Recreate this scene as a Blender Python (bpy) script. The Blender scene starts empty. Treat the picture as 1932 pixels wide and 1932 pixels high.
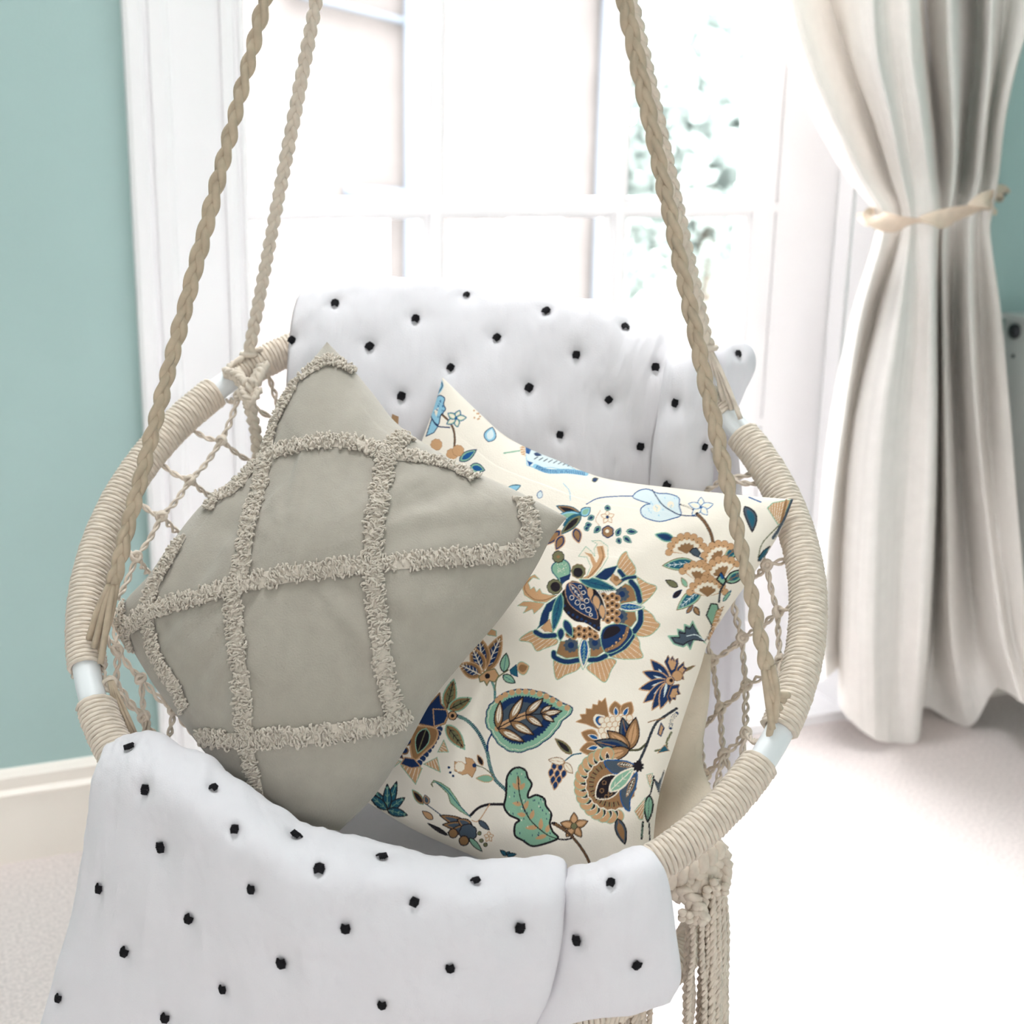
import bpy, math, random
import numpy as np
from mathutils import Vector, noise
from mathutils.bvhtree import BVHTree
from math import sin, cos, pi, radians
random.seed(7); np.random.seed(7)
SC = bpy.context.scene
COL = SC.collection

# ------------------------------------------------------------------ camera
F = 2600.0; IMG = 1932.0; CAM_Z = 1.3
dn = np.array([-200., 9200., 2600.]); dn /= np.linalg.norm(dn)
ax = np.array([6434., -595., 2600.]); ax -= dn * ax.dot(dn); ax /= np.linalg.norm(ax)
M = np.array([ax, np.cross(-dn, ax), -dn])          # world axes seen from the lens (x right, y down, z forward)
CAM = np.array([0., 0., CAM_Z])
cam_data = bpy.data.cameras.new('camera'); cam = bpy.data.objects.new('camera', cam_data); COL.objects.link(cam)
from mathutils import Matrix
R3 = Matrix([[float(M[i][0]), float(-M[i][1]), float(-M[i][2])] for i in range(3)])
cam.matrix_world = Matrix.Translation(Vector(CAM)) @ R3.to_4x4()
cam_data.sensor_width = 36; cam_data.lens = F / IMG * 36
cam_data.clip_start = 0.05; cam_data.clip_end = 200
cam_data.dof.use_dof = True; cam_data.dof.focus_distance = 1.43; cam_data.dof.aperture_fstop = 5.0
SC.camera = cam

# ------------------------------------------------------------------ world, light, exposure
world = bpy.data.worlds.new('overcast_sky'); SC.world = world; world.use_nodes = True
wn = world.node_tree
bg = wn.nodes['Background']; bg.inputs['Strength'].default_value = 14.0
# overcast sky: about three times as bright overhead as at the horizon
_tc = wn.nodes.new('ShaderNodeTexCoord'); _sx = wn.nodes.new('ShaderNodeSeparateXYZ'); _mr = wn.nodes.new('ShaderNodeMapRange'); _vm = wn.nodes.new('ShaderNodeVectorMath'); _vm.operation = 'SCALE'
_mr.inputs['To Min'].default_value = 1.0; _mr.inputs['To Max'].default_value = 3.0; _vm.inputs[0].default_value = (0.968, 0.970, 0.99)
wn.links.new(_tc.outputs['Generated'], _sx.inputs[0]); wn.links.new(_sx.outputs['Z'], _mr.inputs['Value']); wn.links.new(_mr.outputs[0], _vm.inputs['Scale']); wn.links.new(_vm.outputs[0], bg.inputs['Color'])
def daylight_portal(name, loc, rot, sx, sy):
    l = bpy.data.lights.new(name, 'AREA'); l.shape = 'RECTANGLE'; l.size = sx; l.size_y = sy
    l.cycles.is_portal = True
    o = bpy.data.objects.new(name, l); COL.objects.link(o); o.location = loc; o.rotation_euler = rot
    return o
daylight_portal('daylight_portal', (1.1, 2.75, 1.65), (radians(-90), 0, 0), 1.3, 3.2)
daylight_portal('daylight_portal', (0.0, -2.55, 1.8), (radians(90), 0, 0), .92, .9)
daylight_portal('daylight_portal', (0.5, 1.95, 3.52), (0, 0, 0), 1.0, .62)
SC.view_settings.view_transform = 'Standard'; SC.view_settings.look = 'None'
SC.view_settings.gamma = 1; SC.view_settings.use_curve_mapping = False
SC.view_settings.exposure = 0.0
SC.cycles.max_bounces = 9; SC.cycles.diffuse_bounces = 6; SC.cycles.transparent_max_bounces = 12
SC.cycles.caustics_reflective = False; SC.cycles.caustics_refractive = False
SC.cycles.use_denoising = True

# ------------------------------------------------------------------ measuring helpers
def ray(px, py): return M @ np.array([(px - 966) / F, (py - 966) / F, 1.0])
def P(px, py, d): return CAM + ray(px, py) * d                     # point at forward distance d
def PY(px, py, Y): r = ray(px, py); return CAM + r * (Y / r[1])     # point on the plane y = Y
def PX(px, py, X): r = ray(px, py); return CAM + r * (X / r[0])
def proj(pts):
    c = M.T @ (np.asarray(pts).reshape(-1, 3) - CAM).T
    return np.array([966 + F * c[0] / c[2], 966 + F * c[1] / c[2], c[2]]).T

# ------------------------------------------------------------------ mesh helpers
class MB:
    def __init__(s): s.v = []; s.q = []; s.uv = []; s.n = 0
    def add(s, v, q, uv=None):
        v = np.asarray(v, float).reshape(-1, 3); q = [tuple(int(i) + s.n for i in f) for f in q]
        s.v.append(v); s.q += q
        if uv is None: uv = [(0., 0.)] * sum(len(f) for f in q)
        s.uv += list(map(tuple, uv)); s.n += len(v)
    def box(s, a, b):
        x0, y0, z0 = a; x1, y1, z1 = b
        v = [(x0,y0,z0),(x1,y0,z0),(x1,y1,z0),(x0,y1,z0),(x0,y0,z1),(x1,y0,z1),(x1,y1,z1),(x0,y1,z1)]
        s.add(v, [(0,3,2,1),(4,5,6,7),(0,1,5,4),(1,2,6,5),(2,3,7,6),(3,0,4,7)])
    def tube(s, path, r, sides=6, closed=False, up=None):
        p = np.asarray(path, float); n = len(p)
        r = np.full(n, r) if np.isscalar(r) else np.asarray(r, float)
        t = np.roll(p, -1, 0) - np.roll(p, 1, 0)
        if not closed: t[0] = p[1] - p[0]; t[-1] = p[-1] - p[-2]
        t /= np.linalg.norm(t, axis=1)[:, None] + 1e-12
        if up is not None:
            a = np.cross(t, up); a /= np.linalg.norm(a, axis=1)[:, None] + 1e-9
        else:
            a = np.zeros_like(p); h = np.array([0, 0, 1.]) if abs(t[0][2]) < .9 else np.array([1., 0, 0])
            c = np.cross(t[0], h); a[0] = c / np.linalg.norm(c)
            for i in range(1, n):
                c = a[i-1] - t[i] * a[i-1].dot(t[i]); a[i] = c / (np.linalg.norm(c) + 1e-12)
        b = np.cross(t, a)
        ang = np.arange(sides) * 2 * pi / sides
        v = p[:, None] + r[:, None, None] * (np.cos(ang)[None, :, None] * a[:, None] + np.sin(ang)[None, :, None] * b[:, None])
        L = np.concatenate([[0], np.cumsum(np.linalg.norm(np.diff(p, axis=0), axis=1))])
        L = L / (2 * pi * max(r.mean(), 1e-5)); LL = np.append(L, L[-1] + (L[1] - L[0]))
        q = []; uv = []
        for i in range(n if closed else n - 1):
            k = (i + 1) % n
            for j in range(sides):
                m = (j + 1) % sides
                q.append((i*sides+j, i*sides+m, k*sides+m, k*sides+j))
                u0, u1 = LL[i], LL[i+1]
                uv += [(u0, j/sides), (u0, (j+1)/sides), (u1, (j+1)/sides), (u1, j/sides)]
        if not closed:
            q.append(tuple(range(sides))[::-1]); q.append(tuple((n-1)*sides + j for j in range(sides)))
            uv += [(0, 0)] * (2 * sides)
        s.add(v, q, uv)
    def ball(s, c, r, nu=8, nv=5, sc=(1, 1, 1), R=None):
        v = []; 
        for i in range(nv + 1):
            a = pi * i / nv
            for j in range(nu):
                b = 2 * pi * j / nu
                v.append((sin(a)*cos(b)*r*sc[0], sin(a)*sin(b)*r*sc[1], cos(a)*r*sc[2]))
        v = np.array(v)
        if R is not None: v = v @ np.asarray(R)
        s.add(v + np.asarray(c), [(i*nu+j, (i+1)*nu+j, (i+1)*nu+(j+1) % nu, i*nu+(j+1) % nu) for i in range(nv) for j in range(nu)])
    def grid(s, g, flip=False):
        g = np.asarray(g); a, b = g.shape[:2]
        q = []
        for i in range(a - 1):
            for j in range(b - 1):
                f = (i*b+j, i*b+j+1, (i+1)*b+j+1, (i+1)*b+j)
                q.append(f[::-1] if flip else f)
        s.add(g.reshape(-1, 3), q)
    def build(s, name, mat, parent=None, smooth=True):
        me = bpy.data.meshes.new(name)
        v = np.concatenate(s.v).astype(np.float32); lt = np.array([len(f) for f in s.q], np.int32)
        me.vertices.add(len(v)); me.vertices.foreach_set('co', v.ravel())
        li = np.fromiter((i for f in s.q for i in f), np.int32)
        me.loops.add(len(li)); me.loops.foreach_set('vertex_index', li)
        me.polygons.add(len(lt)); me.polygons.foreach_set('loop_start', np.concatenate([[0], np.cumsum(lt)[:-1]]).astype(np.int32))
        me.polygons.foreach_set('loop_total', lt)
        me.update(calc_edges=True)
        uvl = me.uv_layers.new(name='UVMap'); uvl.data.foreach_set('uv', np.array(s.uv, np.float32).ravel())
        me.polygons.foreach_set('use_smooth', np.full(len(lt), smooth)); me.validate()
        if mat: me.materials.append(mat)
        o = bpy.data.objects.new(name, me); COL.objects.link(o)
        if parent: o.parent = parent; o.matrix_parent_inverse = Matrix.Translation(-parent.location)
        return o
def thing(name, label, cat, loc=(0, 0, 0), group=None):
    o = bpy.data.objects.new(name, None); COL.objects.link(o); o.location = [float(x) for x in loc]; o.empty_display_size = .05
    tag(o, label, cat, group); return o
def tag(o, label, cat, group=None):
    o['label'] = label; o['category'] = cat
    if group: o['group'] = group
    return o
def struct(o): o['kind'] = 'structure'; return o
def crom(C, ts):                                    # Catmull-Rom through the rows of C at parameters ts in 0..n-1
    C = np.asarray(C, float); n = len(C); ts = np.clip(np.asarray(ts, float), 0, n - 1 - 1e-9)
    i = ts.astype(int); f = (ts - i).reshape((-1,) + (1,) * (C.ndim - 1))
    g = lambda k: np.where((k < 0).reshape(f.shape), 2 * C[0] - C[1], np.where((k > n-1).reshape(f.shape), 2 * C[-1] - C[-2], C[np.clip(k, 0, n-1)]))
    a, b, c, d = g(i-1), g(i), g(i+1), g(i+2)
    return .5 * (2*b + (c-a)*f + (2*a-5*b+4*c-d)*f*f + (3*b-a-3*c+d)*f**3)
def patch(C, nr, nc):                               # smooth surface through a grid of points
    C = np.asarray(C, float); s = crom(C, np.linspace(0, C.shape[0]-1, nr))
    return crom(s.transpose(1, 0, 2), np.linspace(0, C.shape[1]-1, nc)).transpose(1, 0, 2)
def normals(g):
    n = np.cross(np.gradient(g, axis=0), np.gradient(g, axis=1)); return n / (np.linalg.norm(n, axis=2)[:, :, None] + 1e-12)
def N3(x, y, z): return noise.noise(Vector((float(x), float(y), float(z))))

# ------------------------------------------------------------------ materials
def lin(c): 
    c = [x / 255 for x in c]; return tuple(x / 12.92 if x <= .04045 else ((x + .055) / 1.055) ** 2.4 for x in c) + (1,)
def mat(name, rgb, rough=.8, bump=0, scale=60, var=0, vscale=8, spec=.3, sheen=0, trans=0, stretch=(1, 1, 1), vcol=False, cord=0, metal=0):
    m = bpy.data.materials.new(name); m.use_nodes = True; nt = m.node_tree; N = nt.nodes; L = nt.links
    b = N['Principled BSDF']; b.inputs['Roughness'].default_value = rough; b.inputs['Specular IOR Level'].default_value = spec
    b.inputs['Metallic'].default_value = metal
    if sheen: b.inputs['Sheen Weight'].default_value = sheen; b.inputs['Sheen Roughness'].default_value = .5
    tc = N.new('ShaderNodeTexCoord'); mp = N.new('ShaderNodeMapping'); mp.inputs['Scale'].default_value = stretch
    L.new(tc.outputs['Object'], mp.inputs['Vector'])
    base = lin(rgb); col = None
    if vcol:
        a = N.new('ShaderNodeAttribute'); a.attribute_name = 'print'; col = a.outputs['Color']
    else:
        r = N.new('ShaderNodeRGB'); r.outputs[0].default_value = base; col = r.outputs[0]
    if var:
        nz = N.new('ShaderNodeTexNoise'); nz.inputs['Scale'].default_value = vscale; nz.inputs['Detail'].default_value = 6
        L.new(mp.outputs[0], nz.inputs['Vector'])
        mr = N.new('ShaderNodeMapRange'); mr.inputs['From Min'].default_value = .3; mr.inputs['From Max'].default_value = .7
        mr.inputs['To Min'].default_value = 1 - var; mr.inputs['To Max'].default_value = 1 + var * .4
        L.new(nz.outputs['Fac'], mr.inputs['Value'])
        mx = N.new('ShaderNodeVectorMath'); mx.operation = 'SCALE'; L.new(col, mx.inputs[0]); L.new(mr.outputs[0], mx.inputs['Scale']); col = mx.outputs[0]
    L.new(col, b.inputs['Base Color'])
    h = None
    if cord:                                        # twisted yarn: slanting grooves round the cord
        u = N.new('ShaderNodeUVMap'); mu = N.new('ShaderNodeMapping'); mu.inputs['Scale'].default_value = (cord * 2 * pi / 1.0, 2 * pi * 2, 1)
        L.new(u.outputs[0], mu.inputs['Vector']); sp = N.new('ShaderNodeSeparateXYZ'); L.new(mu.outputs[0], sp.inputs[0])
        ad = N.new('ShaderNodeMath'); ad.operation = 'ADD'; L.new(sp.outputs[0], ad.inputs[0]); L.new(sp.outputs[1], ad.inputs[1])
        sn = N.new('ShaderNodeMath'); sn.operation = 'SINE'; L.new(ad.outputs[0], sn.inputs[0]); h = sn.outputs[0]
        bp = N.new('ShaderNodeBump'); bp.inputs['Strength'].default_value = .5; bp.inputs['Distance'].default_value = .0008
        L.new(h, bp.inputs['Height']); L.new(bp.outputs[0], b.inputs['Normal'])
    elif bump:
        nz = N.new('ShaderNodeTexNoise'); nz.inputs['Scale'].default_value = scale; nz.inputs['Detail'].default_value = 5
        L.new(mp.outputs[0], nz.inputs['Vector'])
        bp = N.new('ShaderNodeBump'); bp.inputs['Strength'].default_value = bump; bp.inputs['Distance'].default_value = .002
        L.new(nz.outputs['Fac'], bp.inputs['Height']); L.new(bp.outputs[0], b.inputs['Normal'])
    if trans:
        t = N.new('ShaderNodeBsdfTranslucent'); L.new(col, t.inputs['Color'])
        mix = N.new('ShaderNodeMixShader'); mix.inputs[0].default_value = trans
        L.new(b.outputs[0], mix.inputs[1]); L.new(t.outputs[0], mix.inputs[2]); L.new(mix.outputs[0], N['Material Output'].inputs['Surface'])
    return m
MT = dict(
    teal=mat('teal_wall_paint', (170, 196, 193), .75, .15, 250, .03, 3),
    white_paint=mat('white_gloss_paint', (244, 243, 244), .4, .1, 30, .02, 4),
    ceiling=mat('ceiling_paint', (240, 240, 238), .9),
    skirting=mat('skirting_paint', (246, 239, 230), .4, .1, 20, .02, 4),
    carpet=mat('beige_carpet', (232, 222, 218), 1, 1, 600, .2, 160, spec=.05),
    cord=mat('cotton_cord', (219, 207, 192), .9, var=.12, vscale=90, cord=.7, spec=.1, sheen=.15),
    cord_tan=mat('cotton_rope', (192, 176, 154), .9, var=.14, vscale=90, cord=.4, spec=.1, sheen=.1),
    tube=mat('white_powder_coat', (226, 230, 232), .35),
    quilt=mat('white_muslin', (232, 230, 234), .9, .25, 700, .02, 30, spec=.1, sheen=.2, trans=.12),
    tuft=mat('charcoal_yarn', (38, 37, 40), .9, .6, 900, .2, 300, spec=.1),
    taupe=mat('taupe_cotton', (164, 158, 147), .95, .35, 500, .06, 60, spec=.05, sheen=.25),
    pile=mat('taupe_tufting_yarn', (205, 196, 183), .95, .4, 900, .1, 200, spec=.05, sheen=.2),
    floral=mat('printed_cotton', (230, 220, 205), .9, .25, 600, .02, 60, spec=.08, sheen=.15, vcol=True),
    linen=mat('cream_linen', (232, 220, 202), .95, .4, 400, .04, 80, spec=.05, sheen=.2, trans=.15),
    curtain=mat('off_white_curtain_cotton', (250, 247, 243), .95, .2, 500, .03, 40, spec=.05, trans=.24),
    tie=mat('beige_ribbed_band', (226, 208, 188), .9, .5, 300, .08, 60, spec=.1, trans=.1),
    brick=mat('brown_brick', (77, 73, 71), .9, .2, 10, .12, 3),
    slate=mat('slate_roof', (80, 84, 90), .8),
    pipe=mat('blue_grey_pipe', (76, 82, 90), .6),
    dark_glass=mat('far_window_glass', (62, 70, 68), .3, spec=.4),
    ground=mat('grey_paving', (150, 150, 146), .9, var=.15),
    leaf=mat('far_foliage', (150, 160, 156), .8, var=.1, vscale=3, trans=.4),
    bark=mat('far_bark', (110, 100, 90), .9),
    metal=mat('dark_grey_metal', (72, 74, 78), .4, metal=.6),
    cabinet=mat('cabinet_paint', (205, 208, 206), .5, .05, 40),
    tag=mat('tan_leather', (176, 140, 105), .6, .3, 200),
    black=mat('black_rubber', (30, 30, 32), .6),
)
g = bpy.data.materials.new('clear_glass'); g.use_nodes = True; nt = g.node_tree; nt.nodes.remove(nt.nodes['Principled BSDF'])
tr = nt.nodes.new('ShaderNodeBsdfTransparent'); gl = nt.nodes.new('ShaderNodeBsdfGlossy'); gl.inputs['Roughness'].default_value = .02
fr = nt.nodes.new('ShaderNodeFresnel'); fr.inputs['IOR'].default_value = 1.3; mx = nt.nodes.new('ShaderNodeMixShader')
nt.links.new(fr.outputs[0], mx.inputs[0]); nt.links.new(tr.outputs[0], mx.inputs[1]); nt.links.new(gl.outputs[0], mx.inputs[2])
nt.links.new(mx.outputs[0], nt.nodes['Material Output'].inputs['Surface']); MT['glass'] = g

# ------------------------------------------------------------------ room shell
WY = 2.396; GY = 2.58; XL, XR, YB, ZC = -1.6, 2.42, -2.5, 3.45
OX0, OX1, OZ0, OZ1 = 0.49, 1.845, 0.0, 3.22       # window opening
def boxes(name, mt, lst, parent=None, smooth=False):
    b = MB()
    for a, c in lst: b.box(a, c)
    return b.build(name, mt, parent, smooth)
struct(boxes('floor', MT['carpet'], [((XL-.2, YB-.2, -.1), (XR+.2, GY+.12, 0))]))
SX0, SX1, SY0, SY1 = 0.0, 1.0, 1.64, 2.26            # unseen rooflight, added to brighten the chair's upper surfaces
struct(boxes('ceiling', MT['ceiling'], [((XL-.2, YB-.2, ZC), (XR+.2, SY0, ZC+.1)), ((XL-.2, SY1, ZC), (XR+.2, GY+.12, ZC+.1)), ((XL-.2, SY0, ZC), (SX0, SY1, ZC+.1)), ((SX1, SY0, ZC), (XR+.2, SY1, ZC+.1))]))
struct(boxes('added_rooflight', MT['white_paint'], [((SX0, SY0, ZC+.1), (SX1, SY0+.05, ZC+.2)), ((SX0, SY1-.05, ZC+.1), (SX1, SY1, ZC+.2)), ((SX0, SY0+.05, ZC+.1), (SX0+.05, SY1-.05, ZC+.2)), ((SX1-.05, SY0+.05, ZC+.1), (SX1, SY1-.05, ZC+.2)), ((.48, SY0+.05, ZC+.12), (.52, SY1-.05, ZC+.18))]))
struct(boxes('wall_back', MT['teal'], [((XL-.2, WY, 0), (OX0, WY+.3, ZC)), ((OX1+.003, WY, 0), (XR+.2, WY+.3, ZC)), ((OX0, WY, OZ1), (OX1, WY+.3, ZC))]))
struct(boxes('wall_left', MT['ceiling'], [((XL-.2, YB, 0), (XL, WY, ZC))]))
struct(boxes('wall_right', MT['teal'], [((XR, YB, 0), (XR+.2, WY, ZC))]))
FX0, FX1, FZ0, FZ1 = -.46, .46, 1.35, 2.25
struct(boxes('wall_front', MT['ceiling'], [((XL-.2, YB-.2, 0), (FX0, YB, ZC)), ((FX1, YB-.2, 0), (XR+.2, YB, ZC)), ((FX0, YB-.2, 0), (FX1, YB, FZ0)), ((FX0, YB-.2, FZ1), (FX1, YB, ZC))]))
w2 = struct(boxes('fill_window', MT['white_paint'], [((FX0, YB-.12, FZ0), (FX0+.06, YB-.06, FZ1)), ((FX1-.06, YB-.12, FZ0), (FX1, YB-.06, FZ1)), ((FX0, YB-.12, FZ0), (FX1, YB-.06, FZ0+.06)), ((FX0, YB-.12, FZ1-.06), (FX1, YB-.06, FZ1)), ((-.02, YB-.12, FZ0), (.02, YB-.06, FZ1))]))  # unseen window, added behind the camera as fill for the front faces
# skirting board, left of the window
sk = MB(); prof = [(0, 0), (-.018, 0), (-.018, .128), (-.022, .134), (-.013, .142), (-.015, .165), (-.006, .176), (0, .178)]
v = [(x, WY + y, z) for x in (XL, .29) for y, z in prof]; n = len(prof)
sk.add(v, [(i, i+1, n+i+1, n+i) for i in range(n-1)] + [tuple(range(n))[::-1], tuple(range(n, 2*n))])
struct(sk.build('baseboard_left', MT['skirting'], smooth=False))
v = [(x, WY + y, z) for x in (1.95, XR) for y, z in prof]; sk = MB()
sk.add(v, [(i, i+1, n+i+1, n+i) for i in range(n-1)] + [tuple(range(n))[::-1], tuple(range(n, 2*n))])
struct(sk.build('baseboard_back', MT['skirting'], smooth=False))

# window surround: moulded strips from wall edge to glass
def upright(name, prof, z0, z1, mt='white_paint', parent=None):
    b = MB(); n = len(prof); v = [(x, y, z) for z in (z0, z1) for x, y in prof]
    b.add(v, [(i, i+1, n+i+1, n+i) for i in range(n-1)] + [(n-1, 0, n, 2*n-1)] + [tuple(range(n))[::-1], tuple(range(n, 2*n))])
    return b.build(name, MT[mt], parent, False)
arch = [(.3115, WY), (.3115, WY-.028), (.318, WY-.032), (.334, WY-.032), (.340, WY-.026), (.343, WY-.012), (.349, WY-.012), (.353, WY-.020), (.372, WY-.022),
        (.380, WY-.018), (.386, WY-.008), (.462, WY-.006), (.4625, WY-.0015), (.468, WY-.0015), (.469, WY-.010), (.478, WY-.012), (.488, WY-.010), (.492, WY-.003), (.4975, WY-.003), (.4985, WY-.010), (.506, WY-.010), (.508, WY+.02), (.508, WY+.25), (.42, WY+.25), (.42, WY+.0)]
struct(upright('trim_1', arch, 0, OZ1+.08))
archr = [(OX1+.002, WY+.02), (OX1+.002, WY-.02), (OX1+.012, WY-.03), (OX1+.04, WY-.03), (OX1+.046, WY-.014), (OX1+.075, WY-.012), (OX1+.082, WY-.03), (OX1+.1, WY-.03), (OX1+.1, WY+.02)]
struct(upright('trim_2', archr, 0, OZ1+.08))
rev = MB()
for k, (y0, y1, dx) in enumerate([(WY-.012, WY+.028, 0), (WY+.028, WY+.034, .008), (WY+.034, WY+.120, .004), (WY+.120, WY+.126, .010), (WY+.126, GY-.005, 0)]):
    rev.box((OX1-.005+dx, y0, OZ0), (OX1+.02, y1, OZ1))
struct(rev.build('trim_3', MT['white_paint'], smooth=False))
struct(boxes('trim_5', MT['white_paint'], [((OX0, WY-.01, 0), (OX1, GY+.1, .022))]))
struct(boxes('trim_4', MT['white_paint'], [((OX0-.1, WY-.025, OZ1), (OX1+.1, WY+.25, OZ1+.09))]))
# casement window with glazing bars, panes set in behind
win = struct(boxes('window_1', MT['white_paint'], [((.47, GY, OZ0), (.53, GY+.07, OZ1)), ((1.69, GY, OZ0), (1.85, GY+.07, OZ1)), ((.53, GY, OZ1-.06), (1.69, GY+.07, OZ1)), ((.53, GY, 0), (1.69, GY+.07, .19))]))
stile = [1.62, 1.692]
xs = [(.53, .54), (.889, .931), (1.291, 1.331), tuple(stile)]
for a, b in xs[1:]:
    o = MB(); o.box((a, GY+.008, .19), (b, GY+.055, OZ1-.06)); o.box((a+.010, GY-.002, .19), (b-.010, GY+.008, OZ1-.06)); o.build('glazing_bar', MT['white_paint'], win, False)
zb = [.19, .665, 1.135, 1.605, 2.075, 2.545, OZ1-.06]
for z in zb[1:-1]:
    o = MB(); o.box((.53, GY+.009, z-.019), (1.69, GY+.054, z+.021)); o.box((.53, GY-.001, z-.009), (1.69, GY+.009, z+.010)); o.build('glazing_bar', MT['white_paint'], win, False)
for i in range(3):
    for z0, z1 in zip(zb[:-1], zb[1:]):
        x0 = [.53, .931, 1.331][i]; x1 = [.889, 1.291, 1.62][i]
        boxes('pane', MT['glass'], [((x0, GY+.030, z0+.01), (x1, GY+.034, z1-.01))], win)

# ------------------------------------------------------------------ outside
BY = 12.0
struct(boxes('ground', MT['ground'], [((-25, 2.75, -3.1), (40, 60, -3.0))]))
bl = thing('brick_building', 'pale brick house seen through the window across the street', 'building', (2, BY, -3))
def PB(px, py): p = PY(px, py, BY); return p[0], p[2]
wx1 = PB(1140, 300)[0]
wl = boxes('wall', MT['brick'], [((-6, BY, -3), (wx1, BY+6, 2.95))], bl)
br = MB()                                            # courses of proud bricks
for (px0, py0, px1, py1, nx, nz) in [(630, 440, 705, 560, 2, 2), (978, 435, 1030, 540, 2, 2)]:
    x0, z1 = PB(px0, py0); x1, z0 = PB(px1, py1)
    f = MB()
    f.box((x0-.14, BY-.06, z0-.1), (x1+.14, BY-.001, z0)); f.box((x0-.12, BY-.05, z1), (x1+.12, BY-.001, z1+.12))
    f.box((x0-.12, BY-.05, z0), (x0, BY-.001, z1)); f.box((x1, BY-.05, z0), (x1+.12, BY-.001, z1))
    for i in range(1, nx): xm = x0+(x1-x0)*i/nx; f.box((xm-.02, BY-.045, z0), (xm+.02, BY-.001, z1))
    for i in range(1, nz): zm = z0+(z1-z0)*i/nz; f.box((x0, BY-.043, zm-.03), (x1, BY-.001, zm+.03))
    fo = f.build('window_frame', MT['white_paint'], bl, False)
    pn = boxes('pane', MT['dark_glass'], [((x0, BY-.02, z0), (x1, BY-.0005, z1))]); pn.parent = fo; pn.matrix_parent_inverse = Matrix.Identity(4)
pp = MB(); x = PB(766, 200)[0]; z = PB(766, 366)[1]; x2, _ = PB(645, 366)
pp.tube([(x, BY-.09, 2.9), (x, BY-.09, 1), (x, BY-.09, -3)], .045, 8); pp.tube([(x2, BY-.09, z+.03), (x, BY-.09, z)], .05, 8)
x3, z3 = PB(600, 12); pp.tube([(x3-.3, BY-.09, z3+.1), (x, BY-.09, z3-.1)], .03, 8)
pp.build('drainpipe', MT['pipe'], bl)
x = wx1 - .06; q = MB(); q.tube([(x, BY-.08, 2.9), (x, BY-.08, 0), (x, BY-.08, -3)], .06, 8); q.build('drainpipe', MT['slate'], bl)
rf = MB(); rf.add([(-6.3, BY-.4, 2.95), (wx1+.3, BY-.4, 2.95), (wx1+.3, BY+3, 3.4), (-6.3, BY+3, 3.4), (wx1+.3, BY+6.4, 2.95), (-6.3, BY+6.4, 2.95)], [(0,1,2,3),(3,2,4,5),(0,3,5),(1,4,2),(0,5,4,1)]); rf.build('roof', MT['slate'], bl, False)
def tree(px, py, Y, h, r, label):
    p = PY(px, py, Y); t = thing('garden_tree', label, 'tree', (p[0], Y, -3), 'trees beyond the window')
    b = MB(); b.tube([(p[0], Y, -3), (p[0]+.1, Y, p[2]-1), (p[0], Y, p[2])], [.22, .14, .06], 7); b.build('trunk', MT['bark'], t)
    c = MB(); n = 4200
    for k in range(n):
        d = np.random.normal(size=3); d /= np.linalg.norm(d); rr = r * (random.random() ** .4) * (1 + .35 * N3(*(d * 2 + px)))
        o = np.array([p[0], Y, p[2]]) + d * rr * np.array([1, 1, h]); a = np.random.normal(size=3); a /= np.linalg.norm(a); e = np.cross(a, d); e /= np.linalg.norm(e)+1e-9
        s_ = .15; c.add([o - a*s_, o + e*s_*.5, o + a*s_, o - e*s_*.5], [(0, 1, 2, 3)])
    f = c.build('foliage', MT['leaf'], t, False); f['kind'] = 'stuff'
tree(1330, 240, 15.0, 1.25, 1.9, 'pale green garden tree seen through the right upper panes')
tree(1470, 520, 21.5, 1.0, 1.7, 'hazy low tree seen through the right lower panes')

# ------------------------------------------------------------------ hanging chair
RC = np.array([.501, 1.373, .816]); ta, az = .662, -2.0105; RR = .40
rn = np.array([sin(ta)*cos(az), sin(ta)*sin(az), cos(ta)]); ru = np.cross([0, 1, 0], rn); ru /= np.linalg.norm(ru); rv = np.cross(rn, ru)
def ringp(deg, R=RR): t = np.radians(deg); return RC + R * (np.multiply.outer(np.cos(t), ru) + np.multiply.outer(np.sin(t), rv))
RT = np.linspace(0, 360, 2881); RQ = proj(ringp(RT))
def ring_near(px, py): i = int(np.argmin((RQ[:, 0]-px)**2 + (RQ[:, 1]-py)**2)); return RT[i]
chair = thing('hanging_chair', 'round macrame hanging chair of cream cotton cord holding cushions and a quilt', 'hanging chair', (RC[0], RC[1], 0))
b = MB(); b.tube(ringp(np.linspace(0, 360, 145)[:-1]), .0145, 16, closed=True); b.build('ring_frame', MT['tube'], chair)
gaps = [(ring_near(165, 1298), 3.3), (ring_near(422, 726), 2.2), (ring_near(1388, 800), 2.2), (ring_near(1455, 1408), 3.0)]
gaps = sorted((g % 360, w) for g, w in gaps)
def wrapping(a0, a1):
    turns = int((a1 - a0) * RR * pi / 180 / .0050); sp = 12; n = turns * sp
    ang = np.linspace(a0, a1, n); ph = np.arange(n) * 2 * pi / sp + .2
    jit = np.array([1 + .035 * N3(x * 3.1, 0, 0) + .045 * N3(x * 1.9, 5, 0) for x in ang])
    phm = (ph % (2*pi)); dist = np.abs(((phm - pi*1.12 + pi) % (2*pi)) - pi)   # the row of hitch knots on the inner side
    rad = .0172 * jit + .0030 * np.exp(-(dist / .42) ** 2)
    t = np.radians(ang); e = np.multiply.outer(np.cos(t), ru) + np.multiply.outer(np.sin(t), rv)
    p = RC + RR * e + rad[:, None] * (np.cos(ph)[:, None] * e + np.sin(ph)[:, None] * rn)
    b = MB(); b.tube(p, .0027 * (1 + .25 * np.exp(-(dist / .42) ** 2)), 6); return b.build('cord_wrapping', MT['cord'], chair)
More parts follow.
